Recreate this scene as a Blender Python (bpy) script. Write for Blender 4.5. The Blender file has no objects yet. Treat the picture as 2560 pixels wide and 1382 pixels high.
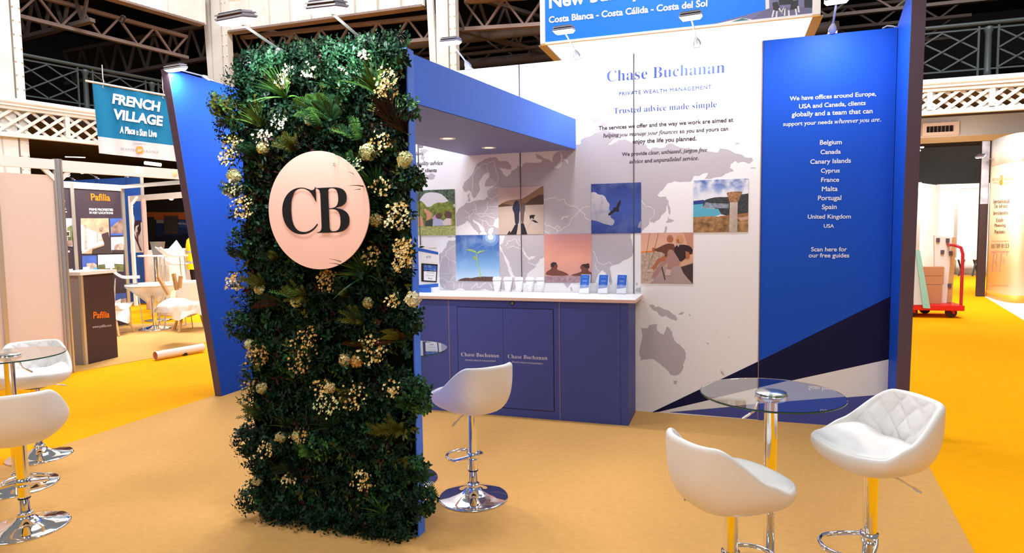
import bpy, bmesh, math, random
from mathutils import Vector, Matrix
from mathutils.geometry import tessellate_polygon
random.seed(7)
scene = bpy.context.scene
COL = scene.collection
V = Vector
# ------------------------------------------------------------ camera
FOC = 1617.9
CAM = V((0.5498, -5.5387, 1.5741))
YAW, PITCH, ROLL = -0.3212, -0.0721, -0.0142
_f = V((math.sin(YAW)*math.cos(PITCH), math.cos(YAW)*math.cos(PITCH), math.sin(PITCH)))
_r0 = V((math.cos(YAW), -math.sin(YAW), 0)); _u0 = _r0.cross(_f)
_r = _r0*math.cos(ROLL)+_u0*math.sin(ROLL); _u = _u0*math.cos(ROLL)-_r0*math.sin(ROLL)
cd = bpy.data.cameras.new('camera'); cam = bpy.data.objects.new('camera', cd); COL.objects.link(cam)
cd.sensor_width = 36; cd.lens = 36*FOC/2560; cd.clip_end = 200; cd.clip_start = 0.05
cam.matrix_world = Matrix(((_r.x, _u.x, -_f.x, CAM.x), (_r.y, _u.y, -_f.y, CAM.y), (_r.z, _u.z, -_f.z, CAM.z), (0, 0, 0, 1)))
scene.camera = cam
# ------------------------------------------------------------ world, exposure, hall light
scene.view_settings.view_transform = 'Standard'
scene.view_settings.look = 'None'
scene.view_settings.gamma = 1.0
scene.view_settings.use_curve_mapping = False
scene.view_settings.exposure = 0.0
world = bpy.data.worlds.new('hall_air'); scene.world = world; world.use_nodes = True
world.node_tree.nodes['Background'].inputs[0].default_value = (0.95, 0.97, 1.0, 1)
world.node_tree.nodes['Background'].inputs[1].default_value = 0.22
def area_light(name, loc, target, sx, sy, power, color=(1, 1, 1), parent=None, spread=math.pi):
    ld = bpy.data.lights.new(name, 'AREA'); ld.shape = 'RECTANGLE'; ld.size = sx; ld.size_y = sy
    ld.energy = power; ld.color = color; ld.spread = spread
    o = bpy.data.objects.new(name, ld); COL.objects.link(o)
    d = (V(target)-V(loc)).normalized()
    m = d.to_track_quat('-Z', 'Y').to_matrix().to_4x4(); m.translation = V(loc)
    if parent is not None:
        o.parent = parent; o.matrix_parent_inverse = parent.matrix_world.inverted()
    o.matrix_world = m
    return o
# hall lamps high over the nave; last two are fill added from the front
HALL_AND_FILL = [(-9.5, 4.0, 11.0, 800, 0), (-2.5, 2.5, 11.5, 560, 0), (4.5, 4.5, 11.5, 820, 0), (-5.0, -12.0, 8.5, 380, 10), (4.0, -12.0, 8.5, 380, 10)]
for hx, hy, hz, hp, ty in HALL_AND_FILL:
    area_light('hall_and_fill_lamp', (hx, hy, hz), (hx, hy+ty, 0), 3.2, 3.2, hp, (1.0, 0.98, 0.97))

# narrow fill beams, added to brighten: on the header sign and far girders, and on the left booths
area_light('fill_beam', (0.0, -1.5, 10.0), (-1.0, 7.0, 5.2), 1.5, 1.5, 150, (1, 1, 1), None, math.radians(70))
area_light('fill_beam', (2.0, -5.0, 10.0), (-11.0, 2.5, 2.5), 1.5, 1.5, 110, (.95, .97, 1), None, math.radians(52))
area_light('fill_beam', (3.0, 0.0, 10.0), (6.0, 9.5, 2.5), 1.5, 1.5, 110, (1, 1, 1), None, math.radians(60))
# ------------------------------------------------------------ pixel -> place helpers (photo frame 2560x1382)
def ray(px, py):
    return _r*((px-1280)/FOC)+_u*((691-py)/FOC)+_f
def onX(px, py, x):
    d = ray(px, py); return CAM+d*((x-CAM.x)/d.x)
def onY(px, py, y):
    d = ray(px, py); return CAM+d*((y-CAM.y)/d.y)
def onZ(px, py, z=0.0):
    d = ray(px, py); return CAM+d*((z-CAM.z)/d.z)
def onP(px, py, p, n):
    d = ray(px, py); n = V(n); return CAM+d*((V(p)-CAM).dot(n)/d.dot(n))
def atd(px, py, depth):
    return CAM+ray(px, py)*depth
def above(px, py, base):
    return onP(px, py, (base[0], base[1], 0), (_f.x, _f.y, 0))
# ------------------------------------------------------------ materials
MATS = {}
def mat(name, col=(0.8, 0.8, 0.8), rough=0.5, metal=0.0, emit=0.0, noise=0.0, nscale=30, alpha=1.0, spec=0.5, bump=0.0, trans=0.0, ecol=None, ior=1.45):
    if name in MATS: return MATS[name]
    m = bpy.data.materials.new(name); m.use_nodes = True
    nt = m.node_tree; b = nt.nodes['Principled BSDF']
    b.inputs['Base Color'].default_value = (*col, 1); b.inputs['Roughness'].default_value = rough
    b.inputs['Metallic'].default_value = metal; b.inputs['Specular IOR Level'].default_value = spec
    b.inputs['IOR'].default_value = ior
    if alpha < 1: b.inputs['Alpha'].default_value = alpha
    if trans: b.inputs['Transmission Weight'].default_value = trans
    if emit:
        b.inputs['Emission Color'].default_value = (*(ecol or col), 1); b.inputs['Emission Strength'].default_value = emit
    if noise or bump:
        tc = nt.nodes.new('ShaderNodeTexCoord'); nz = nt.nodes.new('ShaderNodeTexNoise')
        nz.inputs['Scale'].default_value = nscale; nz.inputs['Detail'].default_value = 6
        nt.links.new(tc.outputs['Object'], nz.inputs['Vector'])
        if noise:
            mx = nt.nodes.new('ShaderNodeMix'); mx.data_type = 'RGBA'; mx.blend_type = 'MULTIPLY'
            mx.inputs[0].default_value = 1.0; mx.inputs[6].default_value = (*col, 1)
            cr = nt.nodes.new('ShaderNodeValToRGB')
            cr.color_ramp.elements[0].position = 0.3; cr.color_ramp.elements[1].position = 0.7
            cr.color_ramp.elements[0].color = (1-noise,)*3+(1,); cr.color_ramp.elements[1].color = (1+noise*0.3,)*3+(1,)
            nt.links.new(nz.outputs['Fac'], cr.inputs[0]); nt.links.new(cr.outputs[0], mx.inputs[7])
            nt.links.new(mx.outputs[2], b.inputs['Base Color'])
        if bump:
            bp = nt.nodes.new('ShaderNodeBump'); bp.inputs['Strength'].default_value = bump; bp.inputs['Distance'].default_value = 0.004
            nt.links.new(nz.outputs['Fac'], bp.inputs['Height']); nt.links.new(bp.outputs[0], b.inputs['Normal'])
    MATS[name] = m; return m
def ramp_mat(name, axis, size, stops, nmix=0.0, nscale=8, ncol=(1, 1, 1), nlo=0.5, nhi=0.65, rough=0.5):
    """printed picture: a colour ramp along one local axis (0..size) with cloudy patches of a second colour"""
    if name in MATS: return MATS[name]
    m = bpy.data.materials.new(name); m.use_nodes = True; nt = m.node_tree; b = nt.nodes['Principled BSDF']
    b.inputs['Roughness'].default_value = rough
    tc = nt.nodes.new('ShaderNodeTexCoord'); sp = nt.nodes.new('ShaderNodeSeparateXYZ')
    nt.links.new(tc.outputs['Object'], sp.inputs[0])
    mt = nt.nodes.new('ShaderNodeMath'); mt.operation = 'DIVIDE'; mt.inputs[1].default_value = size
    nt.links.new(sp.outputs['XYZ'.index(axis)], mt.inputs[0])
    cr = nt.nodes.new('ShaderNodeValToRGB'); els = cr.color_ramp.elements
    while len(els) < len(stops): els.new(0.5)
    for e, (p, c) in zip(els, stops): e.position = p; e.color = (*c, 1)
    nt.links.new(mt.outputs[0], cr.inputs[0]); out = cr.outputs[0]
    if nmix:
        nz = nt.nodes.new('ShaderNodeTexNoise'); nz.inputs['Scale'].default_value = nscale; nz.inputs['Detail'].default_value = 5
        nt.links.new(tc.outputs['Object'], nz.inputs['Vector'])
        c2 = nt.nodes.new('ShaderNodeValToRGB'); c2.color_ramp.elements[0].position = nlo; c2.color_ramp.elements[1].position = nhi
        c2.color_ramp.elements[0].color = (0, 0, 0, 1); c2.color_ramp.elements[1].color = (nmix,)*3+(1,)
        nt.links.new(nz.outputs['Fac'], c2.inputs[0])
        mx = nt.nodes.new('ShaderNodeMix'); mx.data_type = 'RGBA'; mx.inputs[7].default_value = (*ncol, 1)
        nt.links.new(c2.outputs[0], mx.inputs[0]); nt.links.new(out, mx.inputs[6]); out = mx.outputs[2]
    nt.links.new(out, b.inputs['Base Color']); MATS[name] = m; return m
def S(r, g, b):
    f = lambda c: (c/255/12.92) if c/255 <= 0.04045 else ((c/255+0.055)/1.055)**2.4
    return (f(r), f(g), f(b))
# ------------------------------------------------------------ mesh builder
class MB:
    def __init__(s): s.v = []; s.f = []; s.mi = []; s.sm = []
    def add(s, vs, fs, m=0, smooth=False):
        o = len(s.v); s.v += [tuple(v) for v in vs]
        for f in fs: s.f.append(tuple(i+o for i in f)); s.mi.append(m); s.sm.append(smooth)
        return s
    def hexa(s, P, m=0):
        return s.add(P, [(0, 3, 2, 1), (4, 5, 6, 7), (0, 1, 5, 4), (1, 2, 6, 5), (2, 3, 7, 6), (3, 0, 4, 7)], m)
    def box(s, x0, x1, y0, y1, z0, z1, m=0):
        return s.hexa([(x0, y0, z0), (x1, y0, z0), (x1, y1, z0), (x0, y1, z0), (x0, y0, z1), (x1, y0, z1), (x1, y1, z1), (x0, y1, z1)], m)
    def beam(s, p, q, w, h, m=0, up=(0, 0, 1)):
        p = V(p); q = V(q); d = (q-p).normalized(); up = V(up)
        if abs(d.dot(up)) > 0.98: up = V((0, 1, 0))
        a = d.cross(up).normalized()*(w/2); b = a.cross(d).normalized()*(h/2)
        return s.hexa([p-a-b, p+a-b, q+a-b, q-a-b, p-a+b, p+a+b, q+a+b, q-a+b], m)
    def tube(s, pts, r, n=12, m=0, closed=False, caps=True):
        pts = [V(p) for p in pts]; N = len(pts); rs = r if isinstance(r, (list, tuple)) else [r]*N
        vs = []; prev = None
        for i, p in enumerate(pts):
            if closed: d = (pts[(i+1) % N]-pts[i-1]).normalized()
            else: d = (pts[min(i+1, N-1)]-pts[max(i-1, 0)]).normalized()
            a = prev if prev is not None else (V((0, 0, 1)) if abs(d.z) < 0.9 else V((1, 0, 0)))
            a = (a-d*a.dot(d)).normalized(); prev = a; b = d.cross(a)
            for k in range(n):
                t = 2*math.pi*k/n; vs.append(p+(a*math.cos(t)+b*math.sin(t))*rs[i])
        fs = []
        for i in range(N if closed else N-1):
            j = (i+1) % N
            for k in range(n):
                l = (k+1) % n; fs.append((i*n+k, i*n+l, j*n+l, j*n+k))
        s.add(vs, fs, m, True)
        if caps and not closed:
            s.add(vs[:n], [tuple(range(n))[::-1]], m); s.add(vs[-n:], [tuple(range(n))], m)
        return s
    def lathe(s, prof, n=32, c=(0, 0, 0), m=0, smooth=True):
        vs = []; fs = []
        for r, z in prof:
            for k in range(n):
                t = 2*math.pi*k/n; vs.append((c[0]+r*math.cos(t), c[1]+r*math.sin(t), c[2]+z))
        for i in range(len(prof)-1):
            for k in range(n):
                l = (k+1) % n; fs.append((i*n+k, i*n+l, (i+1)*n+l, (i+1)*n+k))
        return s.add(vs, fs, m, smooth)
    def poly(s, pts, m=0):
        pts = [V(p) for p in pts]
        tri = tessellate_polygon([pts])
        nrm = V((0, 0, 0))
        for i in range(len(pts)):
            a = pts[i]; b = pts[(i+1) % len(pts)]; nrm += a.cross(b)
        fs = []
        for t in tri:
            a, b, c = (pts[i] for i in t)
            n = (b-a).cross(c-a)
            fs.append(tuple(t) if n.dot(nrm) >= 0 else tuple(t)[::-1])
        return s.add(pts, fs, m)
    def slab(s, pts, off, m=0):
        """polygon with thickness: pts is the front outline, off the vector to the back"""
        pts = [V(p) for p in pts]; off = V(off); n = len(pts)
        s.poly(pts, m); s.poly([p+off for p in pts][::-1], m)
        return s.add(pts+[p+off for p in pts], [(i, (i+1) % n, n+(i+1) % n, n+i) for i in range(n)], m)
    def strip(s, pts, w, nrm, m=0):
        pts = [V(p) for p in pts]; nrm = V(nrm); vs = []
        for i, p in enumerate(pts):
            d = (pts[min(i+1, len(pts)-1)]-pts[max(i-1, 0)]).normalized(); t = d.cross(nrm)*(w/2); vs += [p-t, p+t]
        return s.add(vs, [(2*i, 2*i+2, 2*i+3, 2*i+1) for i in range(len(pts)-1)], m)
    def sphere(s, c, rx, ry=None, rz=None, n=12, k=8, m=0):
        ry = ry or rx; rz = rz or rx
        vs = []; fs = []
        for i in range(k+1):
            p = math.pi*i/k
            for j in range(n):
                t = 2*math.pi*j/n
                vs.append((c[0]+rx*math.sin(p)*math.cos(t), c[1]+ry*math.sin(p)*math.sin(t), c[2]+rz*math.cos(p)))
        for i in range(k):
            for j in range(n):
                l = (j+1) % n; fs.append((i*n+j, (i+1)*n+j, (i+1)*n+l, i*n+l))
        return s.add(vs, fs, m, True)
    def mesh(s, name, mats):
        me = bpy.data.meshes.new(name); me.from_pydata(s.v, [], s.f)
        for m in (mats if isinstance(mats, (list, tuple)) else [mats]): me.materials.append(m)
        me.polygons.foreach_set('material_index', s.mi); me.polygons.foreach_set('use_smooth', s.sm)
        me.update(); return me
    def build(s, name, mats, parent=None, bevel=0.0, loc=None, rot=None):
        o = bpy.data.objects.new(name, s.mesh(name, mats)); COL.objects.link(o)
        if parent is not None: o.parent = parent
        if loc is not None: o.location = loc
        if rot is not None: o.rotation_euler = rot
        if bevel:
            b = o.modifiers.new('bevel', 'BEVEL'); b.width = bevel; b.segments = 2; b.limit_method = 'ANGLE'
        return o
def thing(name, label, cat, loc=(0, 0, 0), rotz=0.0, group=None):
    o = bpy.data.objects.new(name, None); COL.objects.link(o); o.empty_display_size = 0.1
    o.location = loc; o.rotation_euler = (0, 0, rotz); o['label'] = label; o['category'] = cat
    if group: o['group'] = group
    bpy.context.view_layer.update() if False else None
    return o
def tag(o, label, cat, group=None):
    o['label'] = label; o['category'] = cat
    if group: o['group'] = group
    return o
def struct(o):
    o['kind'] = 'structure'; return o
def stuff(o):
    o['kind'] = 'stuff'; return o
def copy_tree(o, parent=None):
    c = o.copy(); COL.objects.link(c)
    if parent is not None: c.parent = parent
    for ch in list(o.children): copy_tree(ch, c)
    return c
# ------------------------------------------------------------ lettering
def it(s):
    return ''.join('\u210e' if c == 'h' else chr(0x1d44e+ord(c)-97) if 'a' <= c <= 'z' else chr(0x1d434+ord(c)-65) if 'A' <= c <= 'Z' else c for c in s)
def serif(s):
    return ''.join(chr(0x1d41a+ord(c)-97) if 'a' <= c <= 'z' else chr(0x1d400+ord(c)-65) if 'A' <= c <= 'Z' else c for c in s)
def text_geo(s, off, sp=1.0, res=3):
    """flat outlines of a line of lettering; the wide M keeps its plain outline and is thickened by doubling"""
    def run(o_, keep_m):
        cu = bpy.data.curves.new('lettering', 'FONT'); cu.body = s; cu.size = 1; cu.offset = o_; cu.resolution_u = res; cu.space_character = sp; cu.fill_mode = 'FRONT'
        for k in range(2): cu.materials.append(bpy.data.materials.get('letter_slot_%d' % k) or bpy.data.materials.new('letter_slot_%d' % k))
        for k, c in enumerate(s): cu.body_format[k].material_index = 1 if c == 'M' else 0
        o = bpy.data.objects.new('lettering', cu); me = bpy.data.meshes.new_from_object(o)
        vs = [(v.co.x, v.co.y, 0.0) for v in me.vertices]; fs = [tuple(p.vertices) for p in me.polygons if (p.material_index == 1) == keep_m]
        bpy.data.objects.remove(o); bpy.data.meshes.remove(me); bpy.data.curves.remove(cu)
        used = sorted({i for f in fs for i in f}); ix = {a: b for b, a in enumerate(used)}
        return [vs[i] for i in used], [tuple(ix[i] for i in f) for f in fs]
    vs, fs = run(off, False)
    if 'M' in s:
        v2, f2 = run(0.0, True)
        for q, dx in enumerate((-off, off) if off > .003 else (0.0,)):
            n = len(vs); vs = vs+[(x+dx, y, .0002*(q+1)) for x, y, z in v2]; fs = fs+[tuple(i+n for i in f) for f in f2]
    return vs, fs
def letters(mb, s, A, B, off=0.0, m=0, up=(0, 0, 1), lift=0.0015, height=None, sp=1.0, inv=None, res=3):
    """write s with its baseline from A to B (fits the width); height: extent of the ink in metres"""
    A = V(A); B = V(B); up = V(up)
    if inv is not None: A = inv@A; B = inv@B; up = (inv.to_3x3()@up)
    vs, fs = text_geo(s, off, sp, res)
    if not vs: return
    x0 = min(v[0] for v in vs); x1 = max(v[0] for v in vs)
    d = B-A; k = d.length/(x1-x0); r = d.normalized(); u = (up-r*up.dot(r)).normalized(); n = r.cross(u)
    ky = k
    if height: ky = height/(max(v[1] for v in vs)-min(0, min(v[1] for v in vs)))
    mb.add([A+r*((v[0]-x0)*k)+u*(v[1]*ky)+n*(lift+v[2]) for v in vs], fs, m)

# ------------------------------------------------------------ shared materials
M_BEIGE = mat('carpet_beige', (0.60, 0.325, 0.105), 0.95, noise=0.07, nscale=26, bump=0.25, spec=0.1)
M_ORANGE = mat('carpet_orange', (0.86, 0.36, 0.0), 0.95, noise=0.05, nscale=12, bump=0.2, spec=0.1)
M_BLUE = mat('royal_blue_board', (0.008, 0.074, 0.50), 0.55, spec=.2)
M_WHITE = mat('white_board', (0.85, 0.83, 0.85), 0.55, spec=.3)
M_DARKEDGE = mat('dark_edge', S(84, 66, 84), 0.6)
M_CHROME = mat('chrome', (0.85, 0.85, 0.86), 0.06, 1.0)
M_ALU = mat('aluminium', (0.62, 0.60, 0.58), 0.35, 0.8)
M_LEATHER = mat('white_leather', (0.80, 0.78, 0.75), 0.38, bump=0.12, nscale=220)
M_IRON = mat('white_ironwork', (0.80, 0.77, 0.72), 0.55, noise=0.12, nscale=2.5)
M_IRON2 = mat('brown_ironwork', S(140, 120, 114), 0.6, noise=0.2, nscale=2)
M_BLACKIRON = mat('black_ironwork', S(52, 60, 62), 0.5)
M_BLACK = mat('black', (0.006, 0.006, 0.007), 0.5)
M_LED = mat('led_lamp_glass', (1, 1, 1), 0.4, emit=7.0)
M_LAMPGREY = mat('lamp_grey', (0.55, 0.56, 0.58), 0.35, 0.7)
M_LAMPDARK = mat('lamp_dark_grey', S(110, 95, 110), 0.4, 0.5)
M_PWHITE = mat('print_white', (0.85, 0.85, 0.87), 0.5)
# ------------------------------------------------------------ the hall: floor, walls, roof of the gallery
fl = MB(); fl.box(-26, 20, -9, 24, -0.2, -0.012); struct(fl.build('floor', mat('concrete', (0.35, 0.34, 0.33), 0.8, noise=0.2)))
def ground(name, pts, z, m, label, cat='carpet'):
    mb = MB(); mb.slab([(p[0], p[1], z) for p in pts], (0, 0, -0.006)); return tag(mb.build(name, m), label, cat)
ground('aisle_carpet', [(-25, -8.5), (19, -8.5), (19, 19), (-25, 19)], -0.006, M_ORANGE, 'bright orange aisle carpet running round the exhibition stand')
ground('stand_carpet', [(-4.20, -3.42), (1.55, -3.42), (1.83, -0.6), (1.86, 0.05), (-4.20, 0.05)], 0.0, M_BEIGE, 'sandy beige carpet under the blue and white exhibition stand')
lb = [onZ(100, 950), onZ(170, 932), onZ(390, 893), onZ(530, 851), onZ(560, 804), onZ(330, 810), onZ(100, 815), onZ(-500, 850), onZ(-500, 1100)]
ground('booth_carpet', lb, 0.0, M_BEIGE, 'pale sandy carpet of the left booth, under the covered chairs')
ground('booth_carpet', [onZ(2290, 690), onZ(2290, 676), onZ(2470, 672), onZ(2470, 690)], 0.0, M_BEIGE, 'beige carpet patch inside the white booth behind the red trolley')
ground('floor_sheet', [onZ(2462, 741), onZ(2570, 806), onZ(2700, 800), onZ(2560, 735)], 0.0, mat('white_sheet', (0.85, 0.84, 0.82), 0.6), 'white floor sheet in front of the cream curved wall', 'floor covering')
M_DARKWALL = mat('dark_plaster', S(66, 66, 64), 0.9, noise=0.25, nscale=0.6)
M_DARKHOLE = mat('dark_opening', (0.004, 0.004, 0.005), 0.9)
UL = V((0.208, 0.978, 0)); NL = V((-0.978, 0.208, 0))     # along the left gallery front / into it
C1 = V((-13.75, 4.15, 0)); C2 = V((-12.6, 9.08, 0)); C3 = V((-5.95, 9.08, 0))
WBY = 19.5
wl = MB()
a = C1+NL*8-UL*14; b = C2+NL*8+UL*12
wl.hexa([(a.x, a.y, 0), (b.x, b.y, 0), (b.x+NL.x*.3, b.y+NL.y*.3, 0), (a.x+NL.x*.3, a.y+NL.y*.3, 0), (a.x, a.y, 8.6), (b.x, b.y, 8.6), (b.x+NL.x*.3, b.y+NL.y*.3, 8.6), (a.x+NL.x*.3, a.y+NL.y*.3, 8.6)])
for s0, s1 in ((-2.2, 1.5), (2.6, 5.5), (7.2, 9.5)):
    p = C1+NL*7.99+UL*s0; q = C1+NL*7.99+UL*s1
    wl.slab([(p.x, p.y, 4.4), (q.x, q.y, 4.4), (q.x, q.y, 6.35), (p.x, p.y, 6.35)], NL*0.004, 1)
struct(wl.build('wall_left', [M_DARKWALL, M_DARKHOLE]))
wb = MB(); wb.box(-26, 20, WBY, WBY+.3, 0, 8.6)
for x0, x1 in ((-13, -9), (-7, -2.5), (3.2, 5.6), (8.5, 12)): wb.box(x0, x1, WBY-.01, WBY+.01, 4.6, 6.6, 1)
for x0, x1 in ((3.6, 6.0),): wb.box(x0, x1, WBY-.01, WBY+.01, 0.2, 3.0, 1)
struct(wb.build('wall_back', [M_DARKWALL, M_DARKHOLE]))
ce = MB(); a = C1-UL*14; p2 = C2+UL*0.6
ce.slab([(a.x, a.y, 8.3), (C2.x, C2.y+.2, 8.3), (18, 9.3, 8.3), (18, 19.7, 8.3), (-26, 19.7, 8.3), (-26, a.y, 8.3)], (0, 0, 0.2))
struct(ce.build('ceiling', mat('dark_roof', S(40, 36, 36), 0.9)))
# gallery floors (deck underside is dark)
gf = MB()
gf.slab([(a.x, a.y, 4.34), (C2.x-.1, C2.y, 4.34), (C2.x-.1, 19.4, 4.34), (-24, 19.4, 4.34), (-24, a.y, 4.34)], (0, 0, -0.25))
gf.slab([(C2.x-.1, 9.3, 4.34), (18, 9.3, 4.34), (18, 19.4, 4.34), (C2.x-.1, 19.4, 4.34)], (0, 0, -0.25))
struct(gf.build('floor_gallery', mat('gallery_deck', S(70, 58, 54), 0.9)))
# columns: broad flange, web plate with rivets, back flange and a brace
def column(base, along, h, label, arm_h=6.2):
    t = thing('iron_column', label, 'column', (base.x, base.y, 0)); al = V(along).normalized(); nn = V((al.y, -al.x, 0))
    mb = MB(); mb.beam((0, 0, 0), (0, 0, h), 0.22, 0.30, up=al); mb.build('shaft', M_IRON, t)
    mb = MB(); mb.beam(al*0.27, al*0.27+V((0, 0, h)), 0.20, 0.16, up=al)
    for k in range(int(h/0.28)):
        for sx in (-.06, .06):
            c = nn*(0.115)+al*(0.27+sx)+V((0, 0, 0.2+k*0.28)); mb.sphere(c, .018, n=6, k=4)
    mb.build('riveted_flange', M_IRON, t)
    mb = MB(); mb.beam(nn*0.06+al*(-.05), nn*0.06+al*(-.35)+V((0, 0, h)), 0.10, 0.16, up=al); mb.build('raking_strut', M_IRON, t)
    return t
column(C1, UL, 6.93, 'white iron column at far left edge beside the lattice gallery front')
column(C2, (1, 0, 0), 8.2, 'riveted white iron column rising behind the left blue wing wall')
column(C3, (1, 0, 0), 8.2, 'white iron column with raking strut above the canopy')
# plate girders under the roof
def girder(p, q, z0, z1, label, nrib):
    p = V(p); q = V(q); d = (q-p); L = d.length; d.normalize(); n = V((d.y, -d.x, 0))
    t = thing('plate_girder', label, 'girder', p)
    mb = MB(); mb.beam((0, 0, (z0+z1)/2), d*L+V((0, 0, (z0+z1)/2)), 0.06, z1-z0); mb.build('web', M_IRON, t)
    for k in range(nrib+1):
        c = d*(L*k/nrib); mb = MB(); mb.beam(c+n*.07+V((0, 0, z0)), c+n*.07+V((0, 0, z1)), 0.09, 0.08, up=d); mb.build('stiffener', M_IRON, t)
    mb = MB(); mb.beam((0, 0, z0), d*L+V((0, 0, z0)), 0.26, 0.05); mb.build('bottom_flange', M_IRON2, t)
    mb = MB(); mb.beam((0, 0, z1), d*L+V((0, 0, z1)), 0.42, 0.05); mb.build('top_flange', M_IRON, t)
    mb = MB()
    for k in range(int(L/0.16)):
        mb.sphere(d*(k*0.16+.08)+n*.035+V((0, 0, z0+.07)), .022, n=6, k=3)
    stuff(mb.build('rivet_row', M_IRON, t))
GZ0, GZ1 = 6.98, 7.95
girder(C1-UL*8, C2-UL*0.5, GZ0+.12, GZ1+.12, 'riveted white plate girder over the left gallery, top left of the photo', 12)
girder(C2+V((0.4, 0, 0)), C3-V((0.5, 0, 0)), GZ0, GZ1, 'long white plate girder behind the floodlights over the plant wall', 9)
girder(C3+V((0.62, 0, 0)), V((3.0, 9.08, 0)), GZ0, GZ1, 'white plate girder running behind the big blue header sign', 9)
# lattice gallery fronts
def lattice(p, q, zb, zt, nb, label, arch=0.0):
    p = V(p); q = V(q); d = q-p; L = d.length; d.normalize(); n = V((d.y, -d.x, 0))
    t = thing('lattice_girder', label, 'girder', p)
    mb = MB(); mb.tube([V((0, 0, zt))+n*.05, d*L+V((0, 0, zt))+n*.05], .075, 12); mb.beam((0, 0, zt-.07), d*L+V((0, 0, zt-.07)), .2, .05); mb.build('handrail', M_IRON, t)
    mb = MB(); mb.beam((0, 0, zt-.13), d*L+V((0, 0, zt-.13)), .14, .07)
    K = 24
    for i in range(K):
        x0 = i/K; x1 = (i+1)/K
        f = lambda x: zb+.07-arch*abs(2*x-1)**2
        mb.beam(d*(L*x0)+V((0, 0, f(x0))), d*(L*x1)+V((0, 0, f(x1))), .12, .09)
    mb.build('chord', M_IRON, t)
    mb = MB(); w = L/nb; hh = zt-.29-zb-.14
    for k in range(nb+1): mb = MB(); mb.beam(d*(k*w)+V((0, 0, zb+.1)), d*(k*w)+V((0, 0, zt-.12)), .12, .09, up=d); mb.build('upright', M_IRON, t)
    mb = MB()
    for k in range(nb):
        b0 = k*w; zl = zb+.08; zh = zt-.15
        for x0, z0, x1, z1 in ((0, .5, .25, 1), (0, 0, .5, 1), (.25, 0, .75, 1), (.5, 0, 1, 1), (.75, 0, 1, .5), (0, .5, .25, 0), (0, 1, .5, 0), (.25, 1, .75, 0), (.5, 1, 1, 0), (.75, 1, 1, .5)):
            o_ = n*(.03 if z1 > z0 else -.02)
            mb.beam(d*(b0+x0*w)+V((0, 0, zl+(zh-zl)*z0))+o_, d*(b0+x1*w)+V((0, 0, zl+(zh-zl)*z1))+o_, .02, .06, up=(0, 0, 1))
    mb.build('lattice_bars', M_IRON, t)
lattice(C1-UL*3.0+V((.15, 0, 0)), C2+V((.15, 0, 0)), 3.62, 4.37, 6, 'white lattice gallery front at left behind the hanging banner', .06)
lattice(V((2.2, 9.1, 0)), V((8.3, 9.1, 0)), 3.65, 4.27, 6, 'white lattice gallery front at right beyond the blue wing wall', .05)
# railings on the galleries
def railing(p, q, z, nb, label):
    p = V(p); q = V(q); d = q-p; L = d.length; d.normalize(); n = V((d.y, -d.x, 0)); w = L/nb
    t = thing('gallery_railing', label, 'railing', p)
    mb = MB(); mb.tube([V((0, 0, z+1.0)), d*L+V((0, 0, z+1.0))], .04, 8)
    mb.beam((0, 0, z+.9), d*L+V((0, 0, z+.9)), .03, .03); mb.beam((0, 0, z+.14), d*L+V((0, 0, z+.14)), .03, .03); mb.build('rail', M_BLACKIRON, t)
    for k in range(nb+1):
        mb = MB(); mb.lathe([(.05, z), (.075, z+.02), (.06, z+.1), (.055, z+.8), (.08, z+.86), (.08, z+.92), (0, z+.95)], 10, d*(k*w))
        for e in (-.16, .16): mb.beam(d*(k*w+e)+V((0, 0, z)), d*(k*w+e)+V((0, 0, z+.95)), .034, .034, up=d)
        mb.build('post', M_BLACKIRON, t)
    mb = MB()
    for k in range(nb):
        a0 = k*w+.16; ww = w-.32
        for x0, z0, x1, z1 in ((0, .5, .5, 1), (.5, 1, 1, .5), (0, .5, .5, 0), (.5, 0, 1, .5), (0, 1, 1, 0), (0, 0, 1, 1)):
            o_ = n*(.014 if z1 > z0 else -.014); mb.beam(d*(a0+x0*ww)+V((0, 0, z+.16+.72*z0))+o_, d*(a0+x1*ww)+V((0, 0, z+.16+.72*z1))+o_, .024, .03)
    mb.build('crossed_bars', M_BLACKIRON, t)
railing(C1-UL*3+NL*.15, C2+NL*.15-UL*.3, 4.45, 5, 'black iron railing with crossed bars on the left gallery')
railing(V((2.2, 9.35, 0)), V((8.3, 9.35, 0)), 4.38, 4, 'dark iron railing with crossed bars on the right gallery')
# roof trusses, in the dark behind the girders
def truss(p, q, h, n, label, m=None, w=.10):
    p = V(p); q = V(q); d = (q-p); L = d.length; d.normalize(); up = V((0, 0, 1))
    t = thing('roof_truss', label, 'truss', p); m = m or M_IRON2
    mb = MB(); mb.beam((0, 0, 0), d*L, w*1.6, w); mb.build('bottom_chord', m, t)
    mb = MB(); mb.beam(up*h, d*L+up*h, w*1.6, w); mb.build('top_chord', m, t)
    mb = MB()
    for k in range(n):
        s0 = L*k/n; s1 = L*(k+.5)/n; s2 = L*(k+1)/n
        mb.beam(d*s0+up*h, d*s1, w*.7, w*.6); mb.beam(d*s1, d*s2+up*h, w*.7, w*.6)
    mb.build('web_bars', m, t)
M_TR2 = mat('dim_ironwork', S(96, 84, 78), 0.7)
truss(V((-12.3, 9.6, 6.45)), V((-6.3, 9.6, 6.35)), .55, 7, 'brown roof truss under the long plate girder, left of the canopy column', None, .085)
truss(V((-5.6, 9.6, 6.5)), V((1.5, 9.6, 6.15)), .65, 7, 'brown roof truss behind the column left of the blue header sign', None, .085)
truss(C1-UL*2.5+NL*.7+V((0, 0, 6.45)), C2+NL*.7-UL*.5+V((0, 0, 6.35)), .55, 8, 'brown roof truss over the left gallery', None, .08)
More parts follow.
